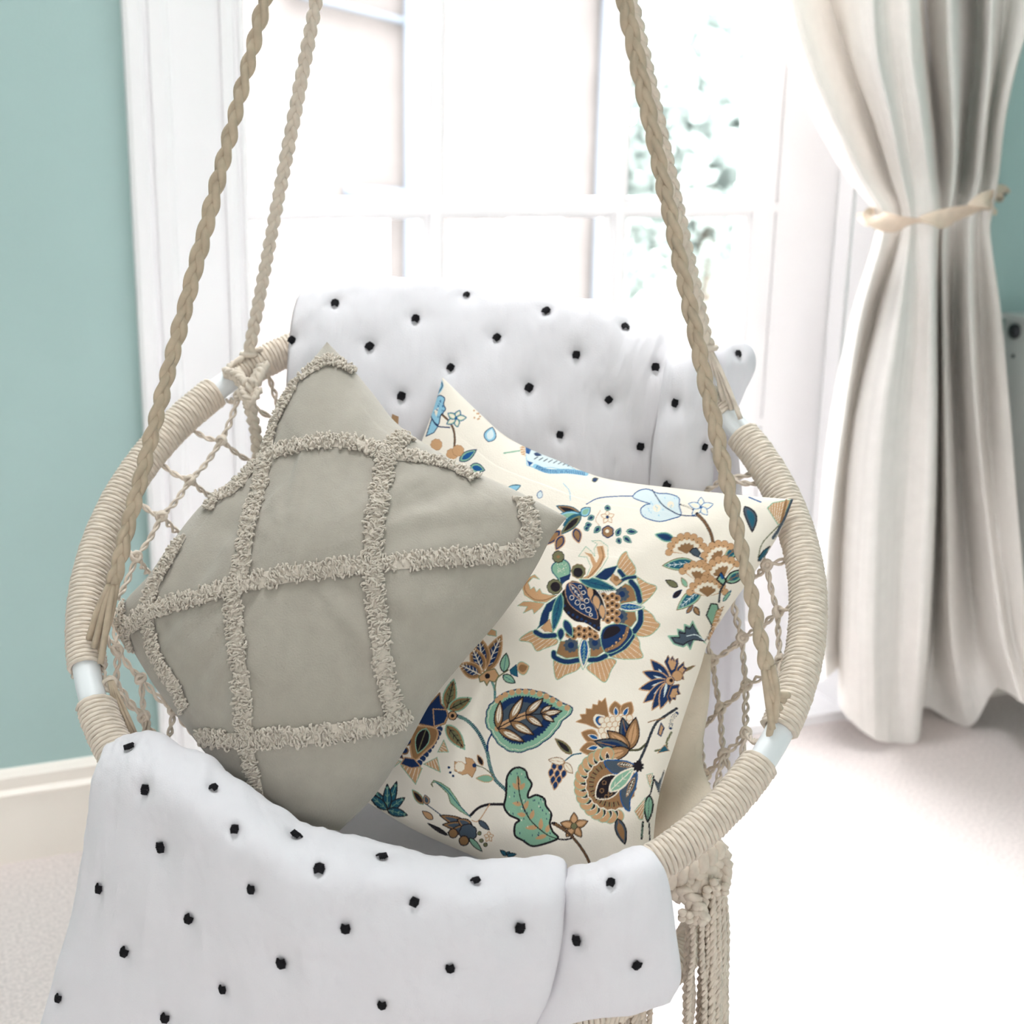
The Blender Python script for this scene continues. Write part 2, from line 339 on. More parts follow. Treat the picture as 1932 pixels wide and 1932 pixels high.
for i in range(len(gaps)):
    a0 = gaps[i][0] + gaps[i][1]; a1 = gaps[(i+1) % len(gaps)][0] - gaps[(i+1) % len(gaps)][1]
    if a1 < a0: a1 += 360
    wrapping(a0, a1)

def resample(pts, step):
    pts = np.asarray(pts, float); k = crom(pts, np.linspace(0, len(pts)-1, len(pts)*24))
    L = np.concatenate([[0], np.cumsum(np.linalg.norm(np.diff(k, axis=0), axis=1))]); n = max(4, int(L[-1] / step) + 1)
    s = np.linspace(0, L[-1], n); return np.array([np.interp(s, L, k[:, i]) for i in range(3)]).T, s
def frames(p):
    t = np.gradient(p, axis=0); t /= np.linalg.norm(t, axis=1)[:, None] + 1e-12
    a = np.cross(t, M[:, 2]); a /= np.linalg.norm(a, axis=1)[:, None] + 1e-9; return t, a, np.cross(t, a)
def braid(b, pts, w, pitch, r, seed=0, step=.0035, sides=7):   # three-strand plait
    p, s = resample(pts, step); t, a, c = frames(p)
    for k in range(3):
        ph = 2*pi*s/pitch + 2*pi*k/3 + seed
        tw = .8 * np.sin(s * 9 + seed)                    # the flat plait slowly turns as it hangs
        x = w * np.sin(ph); y = w * .55 * np.sin(2*ph)
        q = p + (x*np.cos(tw) - y*np.sin(tw))[:, None] * a + (x*np.sin(tw) + y*np.cos(tw))[:, None] * c
        b.tube(q, r * (1 + .06 * np.sin(s * 160 + k)), sides)
def twist(b, pts, w, pitch, r, n=2, seed=0, step=.003, sides=6, open_=0):
    p, s = resample(pts, step); t, a, c = frames(p); f = s / s[-1]
    env = w * (1 + open_ * np.sin(pi * f))
    for k in range(n):
        ph = 2*pi*s/pitch + 2*pi*k/n + seed
        b.tube(p + (env*np.cos(ph))[:, None]*a + (env*np.sin(ph))[:, None]*c, r, sides)
HANG = np.array([.504, 1.372, 2.04])
def rope(px, py, cut, mt, w=.0044, r=.0040, mid=()):
    e = ringp(ring_near(px, py)); top = HANG + (e - HANG) * .03; end = e + (top - e) * cut
    b = MB(); braid(b, [top + (end-top)*f for f in np.linspace(0, 1, 9)], w, .052, r, px * .01); return e, end, b
def ropes():
    # front left: plait, then the strands part and grip the ring
    e, end, b = rope(176, 1236, .115, 'cord_tan'); a = ring_near(176, 1236)
    end = P(214, 1100, proj(end)[0][2]); b = MB(); top = HANG + (ringp(a) - HANG) * .03
    braid(b, [top + (end-top)*f for f in np.linspace(0, 1, 9)], .0044, .070, .0043, 1.7)
    for k, (x, y, d) in enumerate([(168, 1205, -.02), (178, 1222, -.02), (190, 1252, -.02), (172, 1235, .01), (184, 1244, .0)]):
        q = P(x, y, proj(ringp(ring_near(x-12, y)))[0][2] + d)
        b.tube(resample([end + (k-2)*.0022*ru, (end*.55 + q*.45) + (k-2)*.0025*ru, q], .006)[0], .0036, 7)
    b.build('suspension_rope', MT['cord_tan'], chair)
    # front right
    a = ring_near(1480, 1365); d0 = proj(ringp(a))[0][2]; end = P(1447, 1262, d0 - .035); top = HANG + (ringp(a) - HANG) * .03
    b = MB(); braid(b, [top + (end-top)*f for f in np.linspace(0, 1, 9)], .0044, .070, .0043, .4)
    for k, (x, y) in enumerate([(1453, 1375), (1461, 1352), (1468, 1338), (1476, 1322), (1484, 1312), (1447, 1392), (1457, 1362)]):
        q = P(x + 4, y, d0 - .024 + .004 * (k % 2)); s0 = P(1441 + k * 2.6, 1255, d0 - .035 + .003 * (k % 3)); md = P(1447 + k * 3.0, 1305, d0 - .034 + .003 * (k % 2))
        b.tube(resample([s0, md, q], .006)[0], .0038, 7)
    b.build('suspension_rope', MT['cord_tan'], chair)
    # rear left
    for (px, py, kx, ky) in [(468, 702, 469, 668), (1372, 782, 1338, 655)]:
        a = ring_near(px, py); d0 = proj(ringp(a))[0][2]; end = P(kx, ky, d0 - .01); top = HANG + (ringp(a) - HANG) * .03
        b = MB(); braid(b, [top + (end-top)*f for f in np.linspace(0, 1, 9)], .0044, .046, .0040, px)
        b.tube(resample([end + np.array([cos(t)*.008, sin(t)*.008, 0]) for t in np.linspace(0, 2*pi, 9)], .004)[0], .004, 6)
        for k in range(4):
            q = ringp(a + (k - 1.5) * 2.4) + rn * .019; b.tube(resample([end, end*.5 + q*.5 + rn*.004, q], .006)[0], .0030, 6)
        b.build('suspension_rope', MT['cord'], chair)
    b = MB(); b.tube([HANG + np.array([cos(t)*.02, 0, sin(t)*.02 + .0]) for t in np.linspace(0, 2*pi, 25)[:-1]], .004, 8, closed=True)
    b.build('hanging_ring', MT['metal'], chair)
ropes()
b = MB(); b.tube([HANG + (0, 0, .02), (HANG[0], HANG[1], 2.8), (HANG[0], HANG[1], ZC)], .009, 8); b.ball((HANG[0], HANG[1], ZC-.01), .04, sc=(1, 1, .4))
tag(b.build('ceiling_hook', MT['metal']), 'metal hook and hanger above the hanging chair', 'hook')

# thick knotted cords on the rear left of the ring
def rlist(l, d=0): return [P(x, y, z + d) for x, y, z in l]
for lst, wd, pt, rd in [([(446, 706, 1.69), (458, 722, 1.675), (470, 742, 1.675)], .006, .03, .0042), ([(497, 690, 1.70), (484, 715, 1.675), (472, 742, 1.672)], .006, .03, .0042),
                        ([(470, 715, 1.665), (468, 745, 1.665), (476, 785, 1.67), (483, 820, 1.675), (487, 870, 1.68)], .0055, .034, .0038),
                        ([(425, 703, 1.695), (445, 709, 1.68), (466, 726, 1.67)], .0045, .03, .0036), ([(452, 735, 1.665), (464, 752, 1.66), (478, 768, 1.665)], .004, .022, .0034), ([(488, 733, 1.665), (478, 752, 1.66), (464, 768, 1.665)], .004, .022, .0034)]:
    b = MB(); braid(b, rlist(lst), wd, pt, rd, 1); b.build('knotted_cord', MT['cord'], chair)
# net: double cords between knots
RD = lambda x, y: (x, y, None)
K = {'a': (1446, 1066, 1.555), 'b': (1467, 1154, 1.54), 'c': (1472, 1245, 1.52), 'd': (1400, 1203, 1.58), 'e': (1408, 1292, 1.56), 'f': (1407, 1382, 1.53),
     'g': (1344, 1245, 1.60), 'h': (1359, 1336, 1.58), 'i': (1365, 1422, 1.55), 'j': (1330, 1462, 1.56), 'k': (1365, 900, 1.64),
     'l': (418, 831, 1.665), 'm': (359, 906, 1.635), 'n': (305, 974, 1.605), 'o': (258, 1050, 1.575), 'p': (222, 1226, 1.50), 'q': (266, 1280, 1.50), 'r': (328, 1338, 1.50),
     's': (208, 1290, 1.46), 't': (272, 1352, 1.48), 'u': (451, 746, 1.68), 'v': (1390, 1470, 1.52), 'w': (1345, 1510, 1.50), 'x': (1300, 1545, 1.50)}
ends = {'a1': (1506, 1042), 'b1': (1514, 1128), 'c1': (1505, 1213), 'k1': (1434, 888), 'k2': (1440, 912), 'f1': (1474, 1322), 'l1': (364, 812), 'm1': (300, 872), 'n1': (264, 948), 'o1': (236, 1036), 'u1': (428, 756), 's1': (188, 1258), 's2': (183, 1275), 'y1': (507, 708), 'w1': (1440, 1398)}
free = {'a0': (1425, 1015, 1.57), 'a2': (1418, 1090, 1.58), 'd0': (1380, 1120, 1.60), 'g0': (1328, 1180, 1.62), 'h0': (1310, 1380, 1.62), 'd2': (1375, 1225, 1.60), 'j0': (1322, 1390, 1.60), 'k0': (1345, 845, 1.66), 'k9': (1330, 925, 1.665), 'l0': (480, 873, 1.70), 'm0': (412, 942, 1.68), 'n0': (352, 1014, 1.66),
        'o0': (290, 1090, 1.63), 'o2': (222, 1130, 1.55), 'v0': (540, 800, 1.71), 'p0': (200, 1200, 1.49), 'q0': (219, 1285, 1.50), 'r2': (380, 1395, 1.50), 'r3': (316, 1402, 1.47), 't2': (276, 1410, 1.45), 't3': (300, 1400, 1.46), 'x0': (502, 706, 1.70), 'p3': (214, 1140, 1.53), 'e0': (1318, 1215, 1.63), 'i2': (1352, 1530, 1.52), 'v2': (1375, 1540, 1.48), 'g2': (1308, 1262, 1.62)}
def kp(n):
    if n in K: return P(*K[n])
    if n in free: return P(*free[n])
    x, y = ends[n]; return P(x, y, proj(ringp(ring_near(x, y)))[0][2] + .005)
links = 'a0-a a-b b-c c-f1 a-a1 a2-a b-b1 c-c1 d0-d d-e e-f f-v d-b e-c f-w1 g0-g g-h h-i i-j g-d h-e i-f j-i h0-h j0-j d2-d k0-k k9-k k-k1 k-k2 j-w g2-g e0-g i-w v-i v-v2 w-x ' \
        'l-l1 l-m m-m1 m-n n-n1 n-o o-o1 l-l0 m-m0 n-n0 o-o0 o-o2 u-u1 u-l u-v0 y1-v0 p0-p p-q q-r r-r2 p-q0 q-t r-r3 s-t t-t2 t-t3 s-s1 s-s2 p3-p q0-t'.split()
for ln in links:
    a, c = (kp(n) for n in ln.split('-')); d = np.linalg.norm(c - a)
    if d < .01: continue
    md = (a + c) / 2 + np.array([0, 0, -.002 - .03 * d]); b = MB()
    twist(b, [a, md, c], .0016, .030, .0018, 2, random.random()*6, sides=6, open_=.25 + .9*random.random()**2); b.build('net_cord', MT['cord'], chair)
for n in K:
    c = kp(n); b = MB(); s = .0062 if n != 's' else .008
    for k in range(3):
        q = random.random() * 3; t = np.linspace(0, 2*pi, 15)[:-1]; e1 = np.array([cos(q+k*1.1), sin(q+k*1.1)*.6, sin(k*2.1)]); e1 /= np.linalg.norm(e1)
        e2 = np.cross(e1, M[:, 2] + .3*np.random.normal(size=3)); e2 /= np.linalg.norm(e2)
        b.tube(c + M[:, 2] * (-.0015) + s * (np.outer(np.cos(t), e1) * .9 + np.outer(np.sin(t), e2) * .75), .0024, 6, closed=True)
    b.ball(c, s * .7, 7, 5); b.build('knot', MT['cord'], chair)
# thick bundle at the front left
b = MB()
for k in range(7): b.tube(resample(rlist([(206 + k, 1285, 1.455), (214 + k*2.6, 1325, 1.455 + .004*(k % 2)), (226 + k*4.2, 1372, 1.45), (240 + k*5, 1420, 1.45)]), .008)[0], .0022, 6)
b.build('cord_bundle', MT['cord_tan'], chair)
# lower seat ring and fringe
SCN = np.array([.515, 1.365, .435]); SR = .29
b = MB(); b.tube([SCN + SR*np.array([cos(t), sin(t), 0]) for t in np.linspace(0, 2*pi, 97)[:-1]], .014, 12, closed=True); b.build('seat_ring', MT['tube'], chair)
b = MB(); nt_ = int(2*pi*SR/.0062)*10; t = np.linspace(0, 2*pi, nt_)[:-1]; ph = np.arange(nt_-1)*2*pi/10; e = np.stack([np.cos(t), np.sin(t), 0*t], 1)
b.tube(SCN + SR*e + .018*(np.cos(ph)[:, None]*e + np.sin(ph)[:, None]*np.array([0, 0, 1.])), .0034, 5); b.build('cord_wrapping', MT['cord'], chair)
for lst, wd, pt, rd in [([(1262, 1668, 1.39), (1300, 1652, 1.385), (1335, 1628, 1.39), (1362, 1606, 1.40)], .0085, .034, .0062), ([(1270, 1690, 1.39), (1300, 1680, 1.385), (1328, 1668, 1.39), (1352, 1642, 1.40)], .0065, .028, .0052),
                        ([(1346, 1588, 1.42), (1362, 1610, 1.40), (1366, 1640, 1.40), (1360, 1670, 1.40)], .0055, .026, .0046), ([(1262, 1648, 1.41), (1290, 1636, 1.40), (1330, 1606, 1.41), (1350, 1590, 1.42)], .0065, .028, .0050),
                        ([(1280, 1680, 1.385), (1300, 1692, 1.38), (1316, 1712, 1.38), (1322, 1740, 1.38)], .0065, .028, .0048), ([(1326, 1650, 1.39), (1322, 1690, 1.39), (1318, 1720, 1.39)], .006, .028, .0046)]:
    b = MB(); braid(b, rlist(lst), wd, pt, rd, 2); b.build('edge_braid', MT['cord'], chair)
for k in range(46):
    if k < 34: x0 = random.uniform(1296, 1366); y0 = 1655 + 40*random.random() if x0 > 1335 else 1700 + 25*random.random(); d = 1.385 + .05*random.random()
    else: x0 = 1172 + (k-34)*5.2; y0 = 1730; d = 1.42 + .03*random.random()
    s0 = P(x0, y0, d); x1 = x0 + random.uniform(-9, 6) - (12 if x0 < 1320 else -3); e1 = P(x1, 2060 + 60*random.random(), d + .04)
    pts = [s0 + (e1-s0)*f + np.array([random.uniform(-.002, .002), random.uniform(-.003, .003), 0]) for f in np.linspace(0, 1, 6)]
    b = MB(); twist(b, pts, .0018, .018 if k % 3 else .013, .0021 if k % 4 else .0027, 2, k, step=.004, sides=5, open_=.2); b.build('fringe_strand', MT['cord'], chair)
for k in range(8):
    b = MB(); q = P(1290 + 11*k + random.uniform(-3, 3), (1712 if k < 4 else 1668) + random.uniform(-12, 14), 1.375)
    for j in range(2): b.ball(q + np.array([0, 0, -.006*j]), .0050, 8, 5, sc=(1, 1, .8))
    b.build('fringe_knot', MT['cord'], chair)

# ------------------------------------------------------------------ dotted quilt
quilt = thing('quilt', 'white quilt with small charcoal tufts draped through the chair and over its rim', 'quilt', (.5, 1.2, 0))
TUF = []                                             # filled below: pixel positions measured on the photograph
def grid3(rows): return np.array([[P(*c) for c in r] for r in rows])
DOTS = [(632,568),(784,598),(697,651),(880,551),(937,634),(1030,582),(850,691),(757,746),(998,730),(1086,668),(1181,611),(1237,691),(1148,754),(1056,820),(1209,843),(1270,760),(1334,845),(1396,664),(1255,917),
        (241,1402),(268,1490),(157,1571),(180,1679),(297,1601),(404,1479),(440,1563),(351,1737),(229,1799),(469,1681),(602,1635),(562,1568),(650,1756),(527,1822),(415,1871),(307,1925),(104,1886),(781,1702),(898,1654),(719,1902),(849,1832),
        (983,1754),(1083,1777),(1204,1826),(1151,1661),(1008,1610),(722,1608),(550,640)]
def quilt_sheet(name, C, nr, nc, half, seed, edge=.06, wr=.0016, gath=(), dots=DOTS, sel=None, kx=34, ky=5):
    S = patch(C, nr, nc); n = normals(S)
    u = np.linspace(0, 1, nc)[None, :]; v = np.linspace(0, 1, nr)[:, None]
    L = np.linalg.norm(S[:, nc//2][1:] - S[:, nc//2][:-1], axis=1).sum(); W = np.linalg.norm(S[nr//2][1:] - S[nr//2][:-1], axis=1).sum()
    de = np.minimum(np.minimum(u, 1-u) * W, np.minimum(v, 1-v) * L); ef = np.clip(de / .022, 0, 1); ef = np.sqrt(1 - (1 - ef)**2) * np.ones((nr, nc))
    D = np.zeros((nr, nc))
    for i in range(nr):
        for j in range(nc):
            x, y = u[0, j]*W, v[i, 0]*L
            D[i, j] = wr * (1.4*N3(x*kx, y*ky, seed) + .7*N3(x*kx*2.1, y*ky*2.6, seed+3)) + .0055 * N3(x*7, y*7, seed+9) + .0016 * N3((x+y*.6)*22, (y-x*.6)*5, seed+21) + .0009*N3(x*120, y*40, seed+2)
    for v0, wv, am, kg in gath:                       # gathers where the cloth bends over the rim
        for j in range(nc):
            x = u[0, j]*W; D[:, j] += am*np.exp(-((v[:, 0]-v0)/wv)**2)*(N3(x*kg, v0*9, seed+7)+.5*N3(x*kg*2.2, v0*7, seed+8))*(.4+.6*u[0, j] if v0 < .5 else 1)
    # which side looks at the lens decides the tuft side
    top = S + n * (half*ef + D)[:, :, None]; bot = S - n * (half*ef - D)[:, :, None]
    pit = []
    Qt = proj(top)[:, :2].reshape(nr, nc, 2); Qb = proj(bot)[:, :2].reshape(nr, nc, 2)
    faces = [(i*nc+j, i*nc+j+1, (i+1)*nc+j+1, (i+1)*nc+j) for i in range(nr-1) for j in range(nc-1)]
    for side, (G, sg) in enumerate(((top, 1), (bot, -1))):
        bv = BVHTree.FromPolygons([Vector(x) for x in G.reshape(-1, 3)], faces)
        for (px, py) in dots:
            if sel and not sel(px, py): continue
            r = ray(px, py); h = bv.ray_cast(Vector(CAM), Vector(r / np.linalg.norm(r)))
            if h[0] is None: continue
            nn = n.reshape(-1, 3)[faces[h[2]][0]] * sg
            if nn.dot(r) < 0: pit.append((np.array(h[0]), side, np.array(nn)))
    pit = [p for p in pit if all(np.linalg.norm(p[0]-q[0]) > .006 or q is p or np.linalg.norm(q[0]-CAM) > np.linalg.norm(p[0]-CAM) for q in pit)]
    for c, side, nn in pit:
        for G in (top, bot):
            d2 = ((G - c)**2).sum(2); m = d2 < .05**2
            G[m] -= nn * (.0048*np.exp(-d2[m]/.0085**2) + .0030*np.exp(-d2[m]/.024**2))[:, None]
    b = MB(); b.grid(top); b.grid(bot, flip=True)
    idx = [(0, j) for j in range(nc)] + [(i, nc-1) for i in range(1, nr)] + [(nr-1, j) for j in range(nc-2, -1, -1)] + [(i, 0) for i in range(nr-2, 0, -1)]
    k = len(idx); rim = [tuple(x) for x in [(idx[a][0]*nc+idx[a][1], idx[(a+1) % k][0]*nc+idx[(a+1) % k][1]) for a in range(k)]]
    b.q += [(a, nr*nc+a, nr*nc+c, c) for a, c in rim]; b.uv += [(0., 0.)] * (4*k)
    o = b.build(name, MT['quilt'], quilt)
    for c, side, nn in pit: TUF.append((c - nn*.0062, nn))
    return o
rowsA = [
 [(600,1500,1.90),(740,1505,1.90),(880,1510,1.90),(1020,1510,1.90),(1160,1505,1.89),(1290,1500,1.86),(1408,1490,1.82)],
 [(572,1000,1.86),(720,1000,1.86),(870,1000,1.86),(1020,1000,1.86),(1160,1000,1.85),(1290,1000,1.82),(1403,1000,1.78)],
 [(558,650,1.815),(700,620,1.83),(860,622,1.835),(1030,640,1.825),(1180,675,1.80),(1290,730,1.76),(1380,800,1.72)],
 [(576,554,1.755),(700,541,1.775),(860,547,1.778),(1030,570,1.765),(1175,606,1.74),(1280,655,1.715),(1352,735,1.70)],
 [(552,592,1.71),(695,572,1.73),(855,580,1.735),(1025,603,1.72),(1165,640,1.69),(1250,690,1.675),(1328,765,1.665)],
 [(540,720,1.70),(690,740,1.70),(850,760,1.70),(1010,775,1.70),(1130,795,1.69),(1230,820,1.685),(1338,860,1.70)],
 [(540,960,1.71),(690,980,1.70),(850,990,1.70),(1010,1000,1.70),(1120,1000,1.69),(1220,1000,1.69),(1325,1010,1.70)],
 [(440,1330,1.68),(600,1400,1.66),(760,1440,1.66),(920,1450,1.66),(1060,1440,1.66),(1180,1420,1.66),(1290,1380,1.66)],
 [(350,1470,1.56),(520,1560,1.55),(700,1620,1.55),(860,1650,1.55),(1000,1650,1.55),(1120,1630,1.55),(1230,1590,1.55)],
 [(300,1470,1.49),(440,1550,1.46),(560,1630,1.44),(700,1670,1.43),(860,1700,1.43),(1000,1700,1.43),(1130,1690,1.43)],
 [(262,1450,1.455),(335,1480,1.42),(450,1540,1.395),(590,1620,1.375),(720,1655,1.37),(880,1680,1.365),(1070,1680,1.37)],
 [(214,1404,1.43),(300,1408,1.40),(415,1470,1.36),(560,1570,1.335),(700,1607,1.325),(880,1640,1.32),(1070,1634,1.33)],
 [(186,1440,1.385),(285,1460,1.345),(405,1530,1.31),(550,1628,1.283),(695,1665,1.275),(875,1700,1.27),(1068,1696,1.285)],
 [(166,1560,1.385),(268,1585,1.345),(390,1650,1.312),(532,1730,1.285),(688,1765,1.275),(868,1790,1.27),(1058,1792,1.285)],
 [(135,1720,1.405),(250,1760,1.362),(385,1800,1.33),(530,1840,1.30),(690,1865,1.29),(860,1880,1.285),(1038,1880,1.30)],
 [(72,1960,1.43),(225,1970,1.39),(380,1980,1.36),(540,1985,1.33),(705,1985,1.32),(850,1985,1.315),(1004,1970,1.33)],
 [(10,2230,1.50),(190,2240,1.46),(370,2250,1.43),(550,2250,1.40),(715,2250,1.39),(850,2250,1.385),(975,2240,1.40)]]
quilt_sheet('quilt_panel', grid3(rowsA), 420, 190, .0105, 1.0, gath=((.235, .04, .006, 30), (.70, .05, .004, 26)), sel=lambda x, y: (y > 1000 and x < 1070 and not (x > 1030 and y > 1700)) or (y < 1000 and x < 1245))
rowsB = [
 [(1040,1720,1.42),(1120,1700,1.42),(1190,1670,1.42),(1225,1640,1.42)],
 [(1062,1654,1.352),(1125,1644,1.345),(1186,1620,1.345),(1226,1606,1.35)],
 [(1060,1672,1.300),(1130,1658,1.288),(1196,1634,1.290),(1240,1620,1.30)],
 [(1056,1712,1.298),(1130,1702,1.272),(1202,1684,1.275),(1262,1668,1.288)],
 [(1030,1800,1.312),(1120,1795,1.280),(1205,1785,1.282),(1278,1772,1.295)],
 [(1010,1865,1.322),(1115,1862,1.295),(1205,1856,1.294),(1286,1846,1.305)],
 [(985,1960,1.335),(1100,1928,1.31),(1195,1917,1.308),(1266,1890,1.315)]]
quilt_sheet('quilt_fold', grid3(rowsB), 110, 80, .009, 5.0, wr=.0008, sel=lambda x, y: x > 1070 and y > 1640)
rowsC = [
 [(1285,680,1.80),(1312,665,1.80),(1345,680,1.80)],
 [(1268,642,1.745),(1300,628,1.745),(1338,650,1.735)],
 [(1252,690,1.675),(1295,688,1.655),(1346,705,1.668)],
 [(1238,790,1.672),(1288,790,1.645),(1348,795,1.658)],
 [(1228,880,1.675),(1283,880,1.652),(1343,885,1.675)],
 [(1216,990,1.685),(1278,990,1.665),(1328,990,1.69)]]
quilt_sheet('quilt_fold', grid3(rowsC), 110, 50, .008, 8.0, wr=.0014, kx=60, sel=lambda x, y: 1240 < x < 1350 and y < 1000 and y != 691)
rowsD = [
 [(1326,655,1.775),(1358,646,1.775),(1392,650,1.78),(1404,672,1.79)],
 [(1326,690,1.75),(1362,680,1.745),(1402,680,1.76),(1414,700,1.79)],
 [(1328,740,1.77),(1362,735,1.76),(1388,732,1.775),(1400,728,1.80)],
 [(1330,800,1.80),(1356,790,1.79),(1374,775,1.80),(1380,765,1.81)]]
quilt_sheet('quilt_corner', grid3(rowsD), 60, 50, .012, 12.0, wr=.0012, kx=50, sel=lambda x, y: x > 1360 and y < 700)
tm = MB()
for k in range(5): tm.tube([( -.0042*(1-.12*abs(k-2)), (k-2)*.0017, .0006), (0, (k-2)*.0017, .0030), (.0042*(1-.12*abs(k-2)), (k-2)*.0017, .0006)], .00105, 6)
tuft0 = None
for c, nn in TUF:
    z = Vector(nn); xx = Vector((.35, 0, 1)).cross(z).normalized(); yy = z.cross(xx)
    Rm = Matrix((xx, yy, z)).transposed().to_4x4()
    Rm = Rm @ Matrix.Rotation(random.uniform(-.5, .5), 4, 'Z') @ Matrix.Scale(random.uniform(.95, 1.2), 4)
    if tuft0 is None: o = tuft0 = tm.build('tuft', MT['tuft'], quilt)
    else: o = tuft0.copy(); COL.objects.link(o)
    o.matrix_parent_inverse = Matrix.Translation(-quilt.location); o.matrix_basis = Matrix.Translation(Vector(c + nn*.0012)) @ Rm
b = MB()  # small tan label peeping out behind the grey-beige cushion
c = [P(740, 781, 1.665), P(752, 786, 1.665), P(751, 806, 1.665), P(736, 806, 1.665)]
b.add(c + [x + M[:, 2]*.0015 for x in c], [(0,1,2,3),(4,7,6,5),(0,4,5,1),(1,5,6,2),(2,6,7,3),(3,7,4,0)]); b.build('label_tab', MT['tag'], quilt, False)['label'] = 'small tan tab sewn on the quilt'

# ------------------------------------------------------------------ cushions
def coons(e0, e1, e2, e3, n):
    """edges: e0 top (a->b), e1 right (b->c), e2 bottom (d->c), e3 left (a->d)"""
    s = np.linspace(0, 1, n); E = []
    for e in (e0, e1, e2, e3):
        e = np.array([P(*p) for p in e]); L = np.concatenate([[0], np.cumsum(np.linalg.norm(np.diff(e, axis=0), axis=1))]); L /= L[-1]
        k = crom(e, np.interp(s, L, np.arange(len(e)))); E.append(k)
    t, r, bt, l = E; u = s[None, :, None]; v = s[:, None, None]
    return (1-v)*t[None] + v*bt[None] + (1-u)*l[:, None] + u*r[:, None] - ((1-u)*(1-v)*t[0] + u*(1-v)*t[-1] + (1-u)*v*bt[0] + u*v*bt[-1])
def cushion(parent, nm, mt, edges, n, T, back_T, seed, nb=90, wr=.002, back_mat=None, colour=None, pw=.42):
    def surf(n, T, sgn):
        S = coons(*edges, n); nn = normals(S)
        if nn[n//2, n//2].dot(M[:, 2]) > 0: nn = -nn
        u = np.linspace(-1, 1, n)[None, :]; v = np.linspace(-1, 1, n)[:, None]
        h = ((1-u**2)*(1-v**2)); f = np.clip(h, 0, 1)**pw
        W = np.zeros((n, n)); k = 72; gg = np.zeros((k, k))
        for i in range(k):
            for j in range(k):
                a, c = 2*i/(k-1)-1, 2*j/(k-1)-1; ed = max(abs(a), abs(c))
                rad = math.atan2(a, c)
                gg[i, j] = N3(a*2.2, c*2.2, seed)*1.3*(1-ed**4) + 1.6*ed**2*(1-ed)*4*N3(rad*5, ed*1.3, seed+4) + .35*N3(a*9, c*9, seed+2)*(1-ed)
        xi = np.linspace(0, k-1, n); W = crom(crom(gg, xi).T, xi).T
        return S + nn * sgn * (T*f)[:, :, None] + nn * sgn * (wr*W*(1-np.clip((np.maximum(abs(u), abs(v))-.97)/.03, 0, 1)))[:, :, None]
    F_ = surf(n, T, 1); B_ = surf(nb, back_T, -1)
    me = bpy.data.meshes.new(nm); 
    q = np.arange(n*n).reshape(n, n); Q = np.stack([q[:-1, :-1], q[:-1, 1:], q[1:, 1:], q[1:, :-1]], -1).reshape(-1, 4)
    vv = F_.reshape(-1, 3); fn = np.cross(vv[Q[len(Q)//2+n//2][1]]-vv[Q[len(Q)//2+n//2][0]], vv[Q[len(Q)//2+n//2][3]]-vv[Q[len(Q)//2+n//2][0]])
    if fn.dot(M[:, 2]) > 0: Q = Q[:, ::-1]
    me.vertices.add(len(vv)); me.vertices.foreach_set('co', vv.astype(np.float32).ravel())
    me.loops.add(Q.size); me.loops.foreach_set('vertex_index', Q.astype(np.int32).ravel())
    me.polygons.add(len(Q)); me.polygons.foreach_set('loop_start', np.arange(0, Q.size, 4, dtype=np.int32)); me.polygons.foreach_set('loop_total', np.full(len(Q), 4, np.int32))
    me.update(calc_edges=True); me.polygons.foreach_set('use_smooth', np.full(len(Q), True)); me.materials.append(MT[mt])
    if colour is not None:
        ca = me.color_attributes.new('print', 'FLOAT_COLOR', 'POINT'); c = colour(vv); ca.data.foreach_set('color', np.concatenate([c, np.ones((len(c), 1))], 1).astype(np.float32).ravel())
    o = bpy.data.objects.new('front_panel', me); COL.objects.link(o); o.parent = parent; o.matrix_parent_inverse = Matrix.Translation(-parent.location)
    b = MB(); b.grid(B_); b.build('back_panel', MT[back_mat or mt], parent)
    cq = 24; step = max(1, (n-1)//150); Gs = F_[::step, ::step]; a = Gs.shape[0]
    return BVHTree.FromPolygons([Vector(x) for x in Gs.reshape(-1, 3)], [(i*a+j, i*a+j+1, (i+1)*a+j+1, (i+1)*a+j) for i in range(a-1) for j in range(a-1)]), F_

# --- flat print of the floral cushion, rasterised from shapes into cloth colours
PX0, PY0, PS = 640, 690, 2.0; PWd, PHt = int(880*PS), int(1060*PS)
CREAM = np.array(lin((236, 228, 215))[:3]); art = np.tile(CREAM, (PHt, PWd, 1))
TS, TX, TY = 1., 0., 0.
def setc(x, y, s):
    global TS, TX, TY; TS, TX, TY = s, x, y
def tp(p): p = np.asarray(p, float).reshape(-1, 2); return (p / TS + (TX - PX0, TY - PY0)) * PS
CLR = dict(navy=(28, 52, 92), blue=(30, 84, 140), teal=(38, 92, 112), sky=(140, 190, 212), mint=(134, 176, 150), tan=(196, 154, 114), brown=(146, 110, 76), dark=(34, 28, 34), cream=(232, 222, 204), olive=(112, 112, 82), slate=(72, 84, 96), pale=(208, 220, 222))
CLR = {k: np.array(lin(v)[:3]) for k, v in CLR.items()}
def fillp(q, c):
    x0, y0 = np.floor(q.min(0)).astype(int); x1, y1 = np.ceil(q.max(0)).astype(int) + 1
    x0, y0, x1, y1 = max(x0, 0), max(y0, 0), min(x1, PWd), min(y1, PHt)
    if x1 <= x0 or y1 <= y0: return
    yy, xx = np.mgrid[y0:y1, x0:x1] + .5; ins = np.zeros(xx.shape, bool)
    for a, b in zip(q, np.roll(q, -1, 0)):
        if a[1] == b[1]: continue
        ins ^= ((a[1] > yy) != (b[1] > yy)) & (xx < (b[0]-a[0])*(yy-a[1])/(b[1]-a[1]) + a[0])
    art[y0:y1, x0:x1][ins] = CLR[c]
